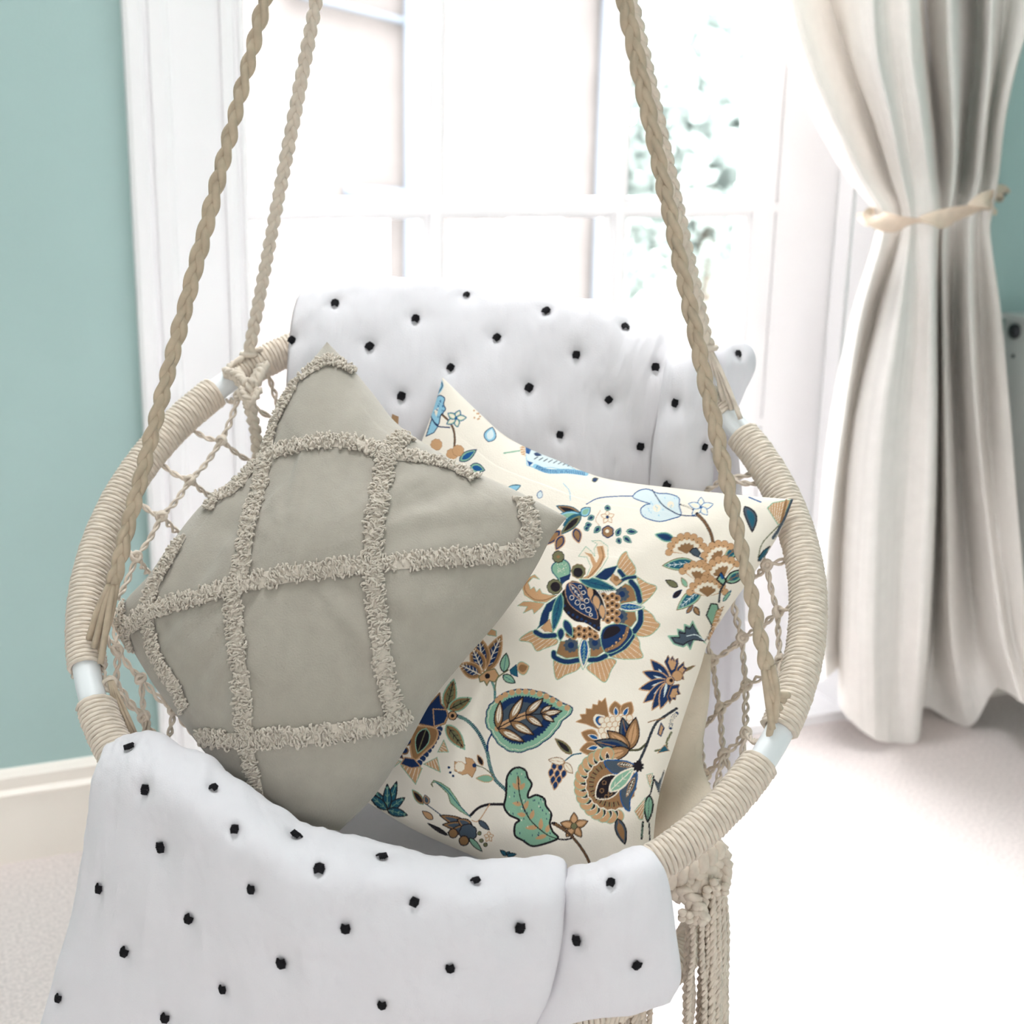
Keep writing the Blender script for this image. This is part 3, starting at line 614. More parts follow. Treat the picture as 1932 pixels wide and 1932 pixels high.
def line(q, c, w, closed=False):
    w = w / TS * PS / 2; w = max(w, .75); n = len(q)
    for i in range(n if closed else n-1):
        a, b = q[i], q[(i+1) % n]; x0, y0 = np.floor(np.minimum(a, b) - w - 1).astype(int); x1, y1 = np.ceil(np.maximum(a, b) + w + 2).astype(int)
        x0, y0, x1, y1 = max(x0, 0), max(y0, 0), min(x1, PWd), min(y1, PHt)
        if x1 <= x0 or y1 <= y0: continue
        yy, xx = np.mgrid[y0:y1, x0:x1] + .5; d = b - a; t = np.clip(((xx-a[0])*d[0] + (yy-a[1])*d[1]) / (d.dot(d)+1e-9), 0, 1)
        art[y0:y1, x0:x1][(xx-a[0]-t*d[0])**2 + (yy-a[1]-t*d[1])**2 < w*w] = CLR[c]
def sm(p, closed=True, k=6):
    p = np.asarray(p, float)
    if closed: p = np.concatenate([p[-2:], p, p[:3]]); r = crom(p, np.linspace(2, len(p)-3, (len(p)-5)*k+1)); return r[:-1]
    return crom(p, np.linspace(0, len(p)-1, (len(p)-1)*k+1))
def poly(p, f, o=None, w=8, smooth=False, hatch=None):
    q = tp(sm(p) if smooth else p)
    if f: fillp(q, f)
    if hatch:
        cx, cy, n, hc = hatch; pp = np.asarray(p, float); c = np.array([cx, cy]); mid = pp.mean(0)
        a = np.arctan2(pp[:, 1]-cy, pp[:, 0]-cx); m0 = math.atan2(mid[1]-cy, mid[0]-cx); a = (a-m0+pi) % (2*pi)-pi
        keep = art.copy() if False else None
        for t in np.linspace(a.min(), a.max(), n+2)[1:-1]:
            dr = np.array([cos(t+m0), sin(t+m0)]); hits = []
            for s0, s1 in zip(pp, np.roll(pp, -1, 0)):
                e = s1 - s0; den = dr[0]*e[1]-dr[1]*e[0]
                if abs(den) < 1e-6: continue
                tt = ((s0-c)[0]*e[1]-(s0-c)[1]*e[0])/den; uu = ((s0-c)[0]*dr[1]-(s0-c)[1]*dr[0])/den
                if tt > 0 and 0 <= uu <= 1: hits.append(tt)
            if len(hits) >= 2: line(tp([c+dr*min(hits), c+dr*max(hits)]), hc, 5)
    if o: line(q, o, w, True)
def stroke(p, c, w, ticks=None):
    line(tp(sm(p, False)), c, w)
    if ticks:
        r = sm(p, False, 10); 
        for i in range(1, len(r)-1):
            d = r[i+1]-r[i-1]; d = np.array([-d[1], d[0]])/(np.linalg.norm(d)+1e-9); line(tp([r[i]-d*w*.35, r[i]+d*w*.35]), ticks, w*.18)
def leaf(a, b, w, f, o='dark', lw=7, rib=None, inner=None, bend=0, veins=0):
    a = np.array(a, float); b = np.array(b, float); d = b-a; L = np.linalg.norm(d); d /= L; n = np.array([-d[1], d[0]])
    t = np.linspace(0, 1, 12); pr = np.sin(pi*t**.8)**.85*.5*w; cb = bend*np.sin(pi*t)*L
    up = a + d*(t*L)[:, None] + n*(pr+cb)[:, None]; lo = (a + d*(t*L)[:, None] + n*(-pr+cb)[:, None])[::-1]
    q = tp(np.concatenate([up, lo[1:-1]])); fillp(q, f) if f else None
    if inner:
        t2 = .14+.72*t; pr2 = pr*.58; cb2 = bend*np.sin(pi*t2)*L
        fillp(tp(np.concatenate([a + d*(t2*L)[:, None] + n*(pr2+cb2)[:, None], (a + d*(t2*L)[:, None] + n*(-pr2+cb2)[:, None])[::-1]])), inner)
    if o: line(q, o, lw, True)
    if rib:
        m = a + d*(np.linspace(.05, .9, 8)*L)[:, None] + n*(bend*np.sin(pi*np.linspace(.05, .9, 8))*L)[:, None]; line(tp(m), rib, max(4, w*.07))
        for k in range(veins):
            tt = .2+.6*k/max(1, veins-1); c = a+d*tt*L+n*bend*sin(pi*tt)*L
            for s_ in (1, -1): line(tp([c, c+d*L*.1+n*s_*w*.22]), rib, 4)
def circ(c, r, f, o=None, w=6, lob=0, la=.12, rx=1, ry=1):
    t = np.linspace(0, 2*pi, 41)[:-1]; rr = r*(1+la*np.abs(np.sin(t*lob/2)) if lob else 1+0*t)
    q = tp(np.stack([c[0]+rr*rx*np.cos(t), c[1]+rr*ry*np.sin(t)], 1)); fillp(q, f) if f else None
    if o: line(q, o, w, True)
def star(c, pts, w, f, o, inner=None):
    for p in pts: leaf(c, p, w, f, o, 6, inner=inner)
    circ(c, w*.22, o)
def draw_print():
    setc(950, 1000, 6.44)                            # the big paisley bloom
    for p, n in [([(1620,570),(1740,640),(1860,690),(1800,800),(1700,890),(1670,890),(1680,780),(1640,660)],6), ([(1690,960),(1800,1020),(1850,1100),(1900,1160),(1780,1280),(1640,1290),(1610,1250),(1690,1100)],6),
                 ([(1590,1270),(1650,1350),(1660,1440),(1690,1550),(1520,1570),(1380,1560),(1300,1530),(1430,1450),(1520,1350)],7), ([(1010,1680),(1070,1620),(1250,1560),(1370,1590),(1310,1700),(1235,1850),(1100,1760)],7),
                 ([(610,1580),(700,1620),(930,1610),(900,1700),(760,1760),(640,1810)],7), ([(190,1335),(330,1230),(400,1250),(500,1310),(640,1320),(650,1380),(500,1440),(400,1470),(330,1370)],7),
                 ([(1490,260),(1520,330),(1600,450),(1590,540),(1480,550),(1420,480),(1380,430),(1420,320)],5)]:
        poly(p, 'tan', 'mint', 9, smooth=True, hatch=(1000, 1000, n, 'cream'))
    for p in ([(1390,720),(1480,650),(1560,680),(1610,760),(1620,860),(1420,900)], [(1400,990),(1600,990),(1620,1090),(1550,1180),(1340,1130)], [(690,1350),(900,1340),(920,1540),(760,1560),(640,1500)], [(1060,1360),(1180,1340),(1230,1470),(1130,1540),(1050,1540)]): poly(p, 'brown', 'mint', 7)
    for c in ((1440,780),(1420,1050),(820,1400),(1110,1370)): circ(c, 72, 'slate', lob=9, la=.3); circ(c, 38, 'navy')
    for p, w in [([(1550,630),(1620,720),(1655,860)],62), ([(1665,990),(1660,1120),(1590,1230)],62), ([(1570,1290),(1470,1420),(1300,1510)],50), ([(1240,1530),(1150,1570),(1050,1580)],55), ([(910,1580),(760,1600),(625,1550),(610,1490)],55), ([(390,1240),(480,1285),(620,1280)],55), ([(1410,500),(1460,560)],50), ([(1390,650),(1480,590),(1600,570)],35)]:
        stroke(p, 'mint', w+16); stroke(p, 'navy', w)
    poly([(1180,1300),(1220,1190),(1340,1140),(1480,1150),(1560,1220),(1550,1300),(1420,1440),(1280,1500),(1210,1450)], 'navy', 'mint', 10, True)
    poly([(1210,1320),(1250,1200),(1370,1165),(1420,1220),(1330,1290)], 'dark', None, smooth=True)
    stroke([(1510,1190),(1470,1310),(1380,1400),(1250,1460)], 'brown', 40)
    for k in range(6): circ((1505-k*45, 1240+k*42), 15, 'tan', 'dark', 4)
    leaf((1400,930),(1720,940),110,'cream','mint',8); leaf((1405,930),(1690,938),74,'blue',None,rib='mint',veins=5)
    leaf((985,1300),(965,1700),130,'cream','mint',8); leaf((985,1320),(972,1650),90,'blue',None,rib='mint',veins=6)
    poly([(1110,570),(1230,470),(1390,430),(1330,540),(1250,610),(1180,600)], 'navy', 'mint', 6); poly([(1290,600),(1330,530),(1440,620),(1370,680)], 'tan', 'brown', 6); circ((1370,590),34,'brown')
    poly([(640,820),(520,900),(460,1020),(430,1160),(400,1210),(540,1110),(560,1000),(630,950)], 'navy', 'mint', 6); poly([(455,1190),(560,1080),(600,1240),(500,1230)], 'tan', 'brown', 6)
    for k in range(16):
        for (cx, cy) in [(1215+55*(k % 4), 800+90*(k//4)+30*(k % 2))]: circ((cx, cy), 38, 'brown', 'tan', 9); circ((cx-6, cy), 16, 'dark')
    for k in range(12): cx, cy = 790+66*(k % 6), 1195+75*(k//6)+25*(k % 2); circ((cx, cy), 38, 'brown', 'tan', 9); circ((cx-6, cy), 16, 'dark')
    poly([(760,690),(700,760),(690,880),(740,1000),(860,1110),(1000,1140),(1170,1240),(1185,1100),(1240,1000),(1200,830),(1100,700),(950,640),(830,610)], 'dark', 'cream', 14, True)
    for k in range(9): circ((740+52*k, 980+26*k-60*(k == 0)), 17, 'navy')
    poly([(790,640),(750,740),(790,880),(880,970),(1020,1050),(1140,1080),(1120,960),(1060,850),(1020,730),(950,650)], 'navy', 'tan', 8, True)
    for c, r in (((830,820),26),((900,880),30),((960,930),30),((1010,860),28),((1030,970),32),((970,760),24),((1060,1030),18),((930,690),20)): circ(c, r, None, 'cream', 7)
    leaf((800,650),(970,865),80,'navy','tan',8,rib='cream',veins=4)
    leaf((1050,690),(1060,840),70,'tan',None); leaf((1110,790),(1150,970),90,'tan','slate',10); leaf((1190,900),(1210,1090),80,'tan','slate',10)
    leaf((920,600),(1370,720),125,'teal','mint',12,rib='navy',veins=4); leaf((700,770),(600,1240),120,'teal','mint',12,rib='navy',veins=5); leaf((740,1090),(835,1300),100,'navy','mint',12); leaf((700,1190),(690,1345),85,'navy','mint',12)
    for k in range(9): stroke([(1130+26*k, 740-2*k), (1150+26*k, 780-6*k)], 'navy', 7)
    poly([(700,360),(600,420),(590,500),(660,590),(700,660),(790,560),(810,470),(780,390)], 'mint', 'teal', 14, True); poly([(680,580),(740,560),(820,530),(800,600),(700,650)], 'navy', None)
    for k in range(26): circ((650+random.random()*110, 410+random.random()*120), 5, 'cream')
    circ((665,325),66,'olive','dark',10,lob=10); circ((665,325),20,'brown'); circ((910,500),80,'olive','brown',8,lob=9); circ((905,515),58,'dark'); circ((620,690),84,'olive','dark',8,lob=9); circ((630,690),60,'dark')
    poly([(930,600),(1010,560),(1060,440),(1010,330),(910,320),(1000,200),(1060,250),(1110,320),(1100,230),(1140,170),(1070,130),(1180,130),(1270,200),(1270,330),(1200,450),(1120,550),(1040,600)], 'cream', 'mint', 7)
    poly([(950,590),(1030,550),(1085,440),(1050,330),(980,270),(1070,290),(1130,400),(1160,330),(1130,200),(1210,190),(1240,320),(1180,440),(1090,550),(1020,590)], 'tan', None); stroke([(1190,210),(1210,330),(1150,450),(1030,580)], 'brown', 14)
    poly([(650,790),(520,880),(380,870),(250,790),(225,690),(290,580),(380,540),(440,600),(360,575),(300,640),(330,720),(370,690),(400,750),(440,710),(470,770),(560,790)], 'tan', 'mint', 7); stroke([(640,795),(500,850),(370,840),(270,750),(260,670),(330,590)], 'brown', 12)
    poly([(500,890),(330,870),(240,870),(170,920),(290,930),(240,1010),(350,960),(370,1020),(460,940)], 'tan', 'mint', 6)
    poly([(100,640),(160,750),(50,790)], 'mint', 'slate', 8)
    setc(680, 1150, 3.943)                           # big scalloped leaf, oak leaf and left edge
    stroke([(720,790),(800,830),(880,920),(940,1050),(960,1150),(1000,1260),(1085,1345)], 'navy', 26, ticks='mint'); stroke([(985,910),(950,980),(945,1050)], 'navy', 13); stroke([(1000,690),(1000,600),(980,540)], 'teal', 18, ticks='mint')
    out = np.array([(1000,680),(1050,635),(1150,600),(1260,600),(1370,625),(1470,680),(1575,745),(1500,830),(1440,915),(1330,1005),(1200,1055),(1100,1045),(1020,985),(975,910),(940,860),(940,780),(960,720)], float)
    dense = sm(out, k=8); dd = dense-dense.mean(0); s_ = np.arange(len(dense)); dense2 = dense.mean(0)+dd*(1+.025*np.abs(np.sin(s_*pi/7)))[:, None]
    poly(dense2, 'mint', 'navy', 9); c0 = out.mean(0)+(-10, 0); poly(c0+(dense2-c0)*.93, None, 'cream', 4)
    for k in range(12): circ(dense[(2+k*4) % len(dense)]*.94+c0*.06, 22, 'tan')
    jag = c0+(dense2-c0)*(.74+.05*(s_ % 2))[:, None]; poly(jag, 'navy', None); poly(c0+(dense2-c0)*.55, 'slate', None)
    stroke([(1020,885),(1120,830),(1230,785)], 'tan', 46); stroke([(1020,885),(1120,830),(1230,785),(1345,778),(1400,770)], 'dark', 8)
    for a, b_, w in [((1020,885),(1040,680),62),((1110,830),(1210,650),64),((1230,780),(1360,660),58),((1340,770),(1425,712),40),((1345,780),(1500,755),48),((1230,790),(1360,872),54),((1115,835),(1290,932),66),((1025,890),(1222,985),64),((1350,782),(1442,835),42)]:
        leaf(a, b_, w, 'brown', 'dark', 8); leaf(np.array(a)*.8+np.array(b_)*.2, np.array(a)*.12+np.array(b_)*.88, w*.55, 'cream', None, rib='brown')
    stroke([(1430,1590),(1500,1630),(1580,1690)], 'dark', 22, ticks='brown'); stroke([(1060,1450),(960,1450),(880,1475),(820,1530)], 'dark', 20); stroke([(1460,1705),(1520,1712),(1580,1700)], 'dark', 12)
    poly([(1085,1350),(1090,1250),(1130,1190),(1180,1175),(1230,1200),(1245,1250),(1275,1300),(1250,1360),(1250,1400),(1310,1380),(1370,1410),(1380,1460),(1420,1520),(1410,1590),(1430,1650),(1470,1700),(1380,1740),(1280,1760),(1210,1720),(1150,1680),(1150,1600),(1180,1565),(1110,1530),(1070,1470),(1080,1400)], 'mint', 'dark', 16, True)
    for a, b_ in [((1180,1320),(1170,1235)),((1178,1340),(1130,1290)),((1185,1340),(1225,1290)),((1200,1450),(1130,1440)),((1215,1490),(1250,1420)),((1230,1530),(1165,1520)),((1265,1560),(1290,1490)),((1320,1620),(1225,1625)),((1340,1640),(1345,1550)),((1385,1680),(1300,1705)),((1385,1660),(1400,1600))]: leaf(a, b_, 34, 'tan', None)
    stroke([(1172,1240),(1190,1400),(1260,1560),(1380,1670),(1460,1705)], 'dark', 8)
    for k in range(70):
        x, y = 1090+random.random()*330, 1210+random.random()*510
        q = tp([(x, y)])[0].astype(int)
        if np.allclose(art[q[1], q[0]], CLR['mint']): stroke([(x, y), (x+2, y+9)], 'navy' if k % 4 else 'cream', 6)
    poly([(820,1545),(740,1500),(670,1440),(650,1370),(600,1320),(560,1285),(530,1290),(540,1320),(525,1300),(545,1270),(600,1290),(660,1330),(710,1400),(750,1470)], 'mint', 'olive', 6); stroke([(820,1545),(720,1440),(640,1340),(560,1285)], 'teal', 7)
    for b_ in ((590,1530),(610,1600),(650,1660),(720,1560)): leaf((830,1620), b_, 70, 'brown', 'dark', 8, inner='slate')
    circ((800,1660),60,'slate','dark',8,lob=7); circ((770,1720),36,'brown','dark',8); circ((690,1665),34,'brown','dark',8); leaf((810,1700),(905,1800),40,'mint','dark',7)
    stroke([(830,1570),(880,1570),(960,1450)], 'tan', 8); leaf((880,1570),(960,1640),40,'slate','dark',6); star((955,1690),[(955,1650),(990,1680),(975,1725),(935,1725),(920,1680)],26,'cream','tan')
    for c in ((885,1665),(930,1750),(900,1720)): circ(c, 15, 'olive', 'dark', 4)
    leaf((650,1680),(500,1590),28,'dark','dark'); stroke([(600,1530),(520,1470),(460,1430)], 'slate', 8); leaf((470,1450),(385,1340),55,'brown','mint',6,inner='dark'); leaf((500,1450),(480,1380),50,'tan','slate',6,inner='slate'); leaf((540,1560),(460,1500),45,'tan','dark',6)
    for b_ in ((270,1280),(330,1400),(350,1530),(110,1350),(200,1300),(60,1370)): leaf((200,1490), b_, 62, 'teal', 'dark', 9, rib='mint', veins=3)
    for b_ in ((1040,1790),(1110,1800),(1160,1820)): leaf((1090,1830), b_, 30, 'teal', 'dark', 6)
    leaf((640,745),(695,520),95,'brown','mint',10,rib='dark',inner='olive',veins=4); leaf((655,745),(825,660),90,'brown','mint',10,inner='olive',rib='dark',veins=3); leaf((640,860),(775,1040),95,'brown','mint',10,inner='olive',rib='dark',veins=4)
    poly([(500,720),(590,620),(600,700),(640,745),(655,790),(630,850),(550,875),(430,850),(460,780)], 'navy', 'brown', 10); poly([(540,740),(640,745),(650,790),(625,845),(550,870)], 'navy', 'tan', 8); circ((685,790),32,'tan','dark',6); circ((685,790),14,'dark')
    for k in range(9): t = k/8; circ((590-150*t**1.3, 890+250*t), 24, 'navy', 'cream', 3)
    poly([(400,870),(560,885),(560,980),(480,1060),(400,1120),(370,1020),(385,930)], 'brown', 'tan', 12, True); leaf((490,885),(425,1070),100,'dark','mint',7,rib='olive')
    for p in ([(300,1160),(460,1180),(410,1300)], [(470,1150),(570,1100),(595,1210)], [(575,1060),(620,970),(655,1060)], [(195,1210),(230,1110),(305,1130)]): poly(p, 'tan', 'mint', 6, hatch=(480, 950, 5, 'cream'))
    poly([(300,1150),(330,1100),(400,1110),(450,1170),(380,1180)], 'navy', 'tan', 8); circ((350,980),30,'navy','brown',10); circ((330,1050),26,'navy','brown',10); poly([(230,1085),(300,1060),(320,1110)], 'navy', 'brown', 6)
    for a, b_, w in [((920,470),(1050,190),120),((915,450),(880,200),130),((910,460),(830,280),110),((900,490),(735,405),115)]: leaf(a, b_, w, 'brown', 'tan', 10, inner='navy', rib='cream', veins=5)
    poly([(890,540),(880,500),(930,460),(1000,440),(1030,490),(1000,540),(960,530),(940,565),(920,530)], 'tan', 'olive', 8); circ((945,495), 20, 'dark'); poly([(930,170),(960,140),(1010,160),(1010,200),(950,190)], 'tan', 'mint', 5)
    stroke([(1000,600),(1020,510),(1100,450)], 'olive', 10); leaf((1065,465),(1085,325),68,'mint','dark',8,rib='teal'); leaf((1060,490),(1152,545),58,'mint','dark',8,rib='teal')
    leaf((1165,450),(1255,420),100,'tan','mint',5,inner='brown'); poly([(1110,450),(1160,410),(1165,460),(1170,500),(1120,480)], 'teal', 'navy', 6)
    leaf((980,1230),(710,1130),60,None,None); poly([(860,1150),(830,1110),(780,1100),(790,1150),(700,1130),(700,1200),(760,1230),(800,1220),(830,1250),(860,1190)], 'tan', 'brown', 5); circ((740,1170),36,'cream','tan',5,lob=8); circ((848,1160),16,'navy'); stroke([(865,1160),(920,1180),(985,1230)], 'olive', 8)
    leaf((990,1260),(860,1255),55,'mint','tan',6); leaf((910,1160),(870,1080),36,'dark','tan',6)
    for c in ((658,1175),(668,1212),(690,1238)): circ(c, 10, 'navy')
    setc(960, 1200, 4.39)                            # right lower blooms
    leaf((1450,290),(1540,245),20,'olive','brown')
    for b_ in ((1175,195),(1108,295),(1078,440),(1115,552),(1185,615),(1255,605)): leaf((1330,375), b_, 92, 'navy', 'tan', 9); leaf(np.array((1310,375)), np.array(b_)*.6+np.array((1330,375))*.4, 22, 'pale', None)
    for p in ([(1345,330),(1290,215),(1320,160),(1335,200),(1355,165),(1375,205),(1400,185),(1405,230),(1375,310)], [(1370,340),(1400,260),(1450,215),(1450,250),(1480,270),(1440,320),(1450,360)], [(1345,410),(1410,400),(1405,450),(1420,480),(1385,490),(1380,530),(1350,520),(1335,560),(1310,500)]): poly(p, 'navy', 'brown', 7); pc = np.array(p, float); poly(pc.mean(0)+(pc-pc.mean(0))*.6, 'tan', None)
    circ((1395,330),42,'tan','brown',5); circ((1335,372),36,'tan','navy',5); circ((1345,368),16,'dark')
    poly([(830,670),(800,510),(770,545),(745,530),(735,570),(695,565),(690,605),(640,600),(640,645),(590,650),(605,685),(555,710),(640,730),(740,770)], 'brown', 'tan', 6)
    for b_, a in (((880,540),(890,660)),((1015,545),(950,660)),((600,800),(740,850)),((588,945),(740,920))): leaf(a, b_, 110, 'brown', 'tan', 8); leaf(a, np.array(a)*.4+np.array(b_)*.6, 36, 'blue', 'cream', 6)
    poly([(700,700),(720,650),(790,660),(800,700),(750,760)], 'cream', None, smooth=True); poly([(718,700),(735,665),(785,672),(790,700),(752,742)], 'blue', None, smooth=True)
    for k in range(22): circ((770+(k % 6)*46+20*(k//6 % 2), 700+(k//6)*42-14*(k % 6)*.3), 27, 'cream', 'tan', 6)
    stroke([(1000,945),(1080,940),(1140,890)], 'olive', 20, ticks='dark'); stroke([(1080,1040),(1130,930),(1180,800),(1225,715),(1290,665),(1390,600)], 'dark', 22, ticks='slate')
    for b_, f, i in (((940,675),'slate','navy'),((1052,675),'brown','tan'),((815,785),'brown','tan'),((708,872),'slate','navy'),((692,1028),'brown','tan')): leaf((1000,940), b_, 112, f, 'dark', 10, inner=i, rib='brown')
    for k in range(15):
        a = radians(78+k*13.2); cx, cy = 845+250*cos(a), 1235+262*sin(a); circ((cx, cy), 56, 'tan', 'mint', 6); leaf((845+195*cos(a), 1235+205*sin(a)), (845+262*cos(a), 1235+275*sin(a)), 34, 'dark', 'cream', 5)
    circ((850,1230),205,'brown','cream',8,lob=20,la=.06)
    for k in range(34): a = radians(70+k*6.5); stroke([(850+150*cos(a), 1230+150*sin(a)), (850+182*cos(a), 1230+182*sin(a))], 'olive' if k % 2 else 'dark', 9)
    poly([(725,1340),(735,1230),(790,1165),(880,1150),(925,1185),(912,1280),(830,1345)], 'dark', 'cream', 10, True)
    for c in ((790,1215),(770,1280),(840,1300),(860,1220),(810,1330)): circ(c, 16, None, 'brown', 6)
    poly([(790,1040),(900,1028),(1000,1045),(1055,1090),(950,1130),(860,1135)], 'slate', 'blue', 10, True); leaf((900,1060),(1030,1075),40,'dark','tan',5,rib='cream',veins=5)
    poly([(1062,1130),(1050,1250),(1005,1350),(1000,1450),(945,1400),(925,1280),(1000,1200)], 'slate', 'blue', 10, True); leaf((1040,1170),(975,1330),36,'dark','tan',5,rib='cream',veins=5)
    leaf((835,1285),(1040,1090),105,'mint','cream',14,rib='cream',veins=3); circ((1072,1080),34,'dark',lob=9,la=.5)
    leaf((900,1515),(962,1725),88,'slate','dark',10,rib='brown',inner='brown')
    star((540,1575),[(540,1460),(655,1532),(603,1668),(475,1665),(425,1548)],68,'brown','dark','tan'); circ((540,1575),26,'olive','dark',5)
    stroke([(380,1550),(450,1595),(540,1680),(610,1770),(660,1860),(690,1960)], 'dark', 24, ticks='brown')
    leaf((522,978),(383,848),66,'olive','brown',6,inner='dark'); stroke([(470,1030),(530,985),(600,972)], 'teal', 11)
    for c in ((370,1080),(420,1090),(345,1130),(395,1140),(450,1140),(360,1190),(410,1190),(380,1235)): leaf((c[0]+14, c[1]-34), (c[0]-6, c[1]+40), 44, 'navy', 'tan', 8)
    leaf((465,1045),(328,1025),62,'cream','brown',7,rib='tan'); leaf((460,1050),(528,1140),56,'cream','brown',7,rib='tan')
    stroke([(1155,715),(1200,700),(1290,680)], 'brown', 10); poly([(1235,810),(1260,720),(1285,760),(1260,830)], 'tan', 'navy', 10); stroke([(1390,640),(1350,690),(1340,760)], 'navy', 30, ticks='cream'); stroke([(1345,800),(1310,870),(1300,930),(1215,950)], 'olive', 18); poly([(1230,970),(1330,950),(1290,900)], 'teal', 'tan', 5)
    poly([(1140,1150),(1190,1135),(1180,1260),(1160,1230)], 'tan', 'mint', 5, hatch=(1190,1000,4,'cream')); poly([(1200,1180),(1240,1220),(1290,1110),(1245,1310)], 'slate', 'dark', 6); stroke([(1200,1160),(1190,1240),(1165,1330)], 'dark', 12)
    leaf((1165,1320),(1150,1540),70,'mint','dark',14,rib='slate'); stroke([(1110,1540),(1100,1680)], 'dark', 18, ticks='mint'); stroke([(1162,1550),(1168,1690)], 'dark', 12); poly([(1040,1450),(1130,1340),(1110,1520),(1080,1520)], 'tan', 'mint', 5, hatch=(1190,1300,5,'cream'))
    setc(1100, 850, 4.6)                             # top right of the cushion
    stroke([(30,465),(130,415),(280,398),(440,395)], 'blue', 9); stroke([(845,468),(900,485),(950,510)], 'dark', 14, ticks='cream')
    poly([(850,560),(780,590),(680,615),(600,605),(520,570),(500,510),(545,470),(580,462),(480,430),(432,400),(480,350),(560,335),(650,370),(740,375),(830,410),(835,480)], 'pale', 'blue', 9, True)
    stroke([(600,340),(680,460),(760,520),(850,560),(985,568)], 'navy', 10); circ((640,500),32,'cream'); circ((760,470),30,'cream')
    for k in range(22): x, y = 520+random.random()*300, 390+random.random()*190; stroke([(x, y), (x+4, y+10)], 'sky', 6)
    star((1022,492),[(1025,405),(1130,465),(1080,560),(945,560),(915,460)],58,'pale','blue','cream')
    stroke([(990,550),(1055,620),(1105,710),(1130,800)], 'dark', 30, ticks='brown')
    leaf((790,770),(625,728),75,'teal','mint',9,inner='navy'); leaf((970,975),(688,1000),110,'mint','brown',6); leaf((960,975),(715,998),80,'teal',None,rib='pale',veins=4)
    leaf((1225,945),(1362,815),95,'mint','dark',12,inner='teal',rib='brown',veins=3); leaf((1240,1140),(1418,1040),95,'mint','dark',12,inner='teal',rib='brown',veins=3); leaf((1035,1190),(812,1385),118,'mint','brown',6); leaf((1025,1200),(835,1365),84,'teal',None,rib='pale',veins=5)
    for (cx, cy, a0, R_) in [(885,800,30,118),(1130,880,0,112),(1020,1040,60,112),(1175,1010,10,118),(1080,1170,40,118)]:
        base = np.array((cx, cy)) + 100*np.array([cos(radians(a0+50)), sin(radians(a0+50))])
        for k in range(8):
            a = radians(a0+230-75+k*150/7); circ((base[0]+R_*1.35*cos(a), base[1]+R_*1.35*sin(a)), 30, 'tan', 'brown', 3)
        t = np.linspace(a0+155, a0+305, 14); fillp(tp([base]+[base+R_*1.35*np.array([cos(radians(x)), sin(radians(x))]) for x in t]), 'tan')
        zz = [base+R_*(1.0+.13*(i % 2))*np.array([cos(radians(x)), sin(radians(x))]) for i, x in enumerate(np.linspace(a0+160, a0+300, 15))]; fillp(tp([base]+zz), 'cream')
        for x in np.linspace(a0+162, a0+298, 9): circ(base+R_*1.18*np.array([cos(radians(x)), sin(radians(x))]), 5, 'dark')
        zz = [base+R_*(.72+.14*(i % 2))*np.array([cos(radians(x)), sin(radians(x))]) for i, x in enumerate(np.linspace(a0+175, a0+285, 11))]; fillp(tp([base]+zz), 'brown')
    poly([(925,880),(950,850),(985,845),(1020,890),(1000,925),(960,910)], 'slate', 'dark', 8); leaf((1000,920),(1055,955),14,'teal',None)
    poly([(1160,1120),(1200,1060),(1240,1130),(1215,1170)], 'mint', 'dark', 14); leaf((1215,1120),(1190,1060),26,'blue',None); stroke([(1230,1150),(1192,1220),(1180,1315)], 'dark', 18, ticks='slate')
    leaf((822,1182),(716,1125),54,'olive','dark',7); leaf((902,1185),(852,1102),42,'mint','brown',6); leaf((780,1278),(858,1208),44,'dark','navy',6); leaf((898,1412),(956,1342),34,'brown','navy',6); leaf((966,1358),(1008,1432),46,'brown','dark',8,rib='tan')
    leaf((1405,485),(1468,705),95,'slate','dark',12,inner='teal',bend=-.12); poly([(1600,500),(1645,455),(1800,425),(1722,640),(1690,640)], 'tan', 'mint', 7, hatch=(1640,900,7,'cream')); stroke([(1765,430),(1715,640)], 'brown', 18); stroke([(1815,430),(1770,540),(1725,640),(1650,760)], 'slate', 26)
    stroke([(1440,405),(1500,430),(1545,448)], 'blue', 12); stroke([(1700,650),(1560,800),(1520,930)], 'olive', 10); leaf((1520,960),(1620,830),40,'teal','dark',9)
    poly([(1060,1670),(1010,1600),(950,1480),(930,1530),(880,1510),(880,1570),(820,1550),(830,1610),(740,1610),(790,1680),(870,1705),(905,1680),(930,1725),(960,1650),(1020,1630)], 'slate', 'mint', 12); poly([(1050,1655),(1005,1600),(950,1505),(925,1550),(890,1535),(885,1590),(830,1580),(840,1625),(770,1620),(800,1665),(870,1685),(905,1660),(960,1640)], 'slate', 'dark', 8); stroke([(1050,1645),(980,1600),(900,1610)], 'pale', 8)
    poly([(1110,1330),(1165,1335),(1180,1400),(1120,1520),(1070,1430)], 'mint', 'dark', 12); poly([(1160,1390),(1222,1350),(1105,1650),(1080,1640)], 'tan', 'brown', 5, hatch=(1500,1500,8,'cream')); leaf((1215,1310),(1285,1215),30,'mint','teal',7); stroke([(1120,1520),(1095,1590),(1065,1650)], 'dark', 9)
    star((212,578),[(212,520),(270,555),(250,625),(180,630),(155,560)],38,'cream','tan'); circ((212,578),14,'navy')
    circ((215,705),46,'brown','navy',10,lob=6); circ((210,700),16,'cream'); stroke([(150,520),(110,600),(140,650)], 'tan', 5)
    for a, b_ in (((150,660),(95,715)),((290,740),(325,672)),((375,700),(472,708)),((350,745),(420,800)),((300,760),(325,810)),((95,570),(40,600)),((190,490),(240,510)),((20,650),(75,640)),((15,690),(50,660))): leaf(a, b_, 48, 'mint', 'teal', 6, inner='navy')
    setc(780, 700, 4.39)                             # top left of the cushion
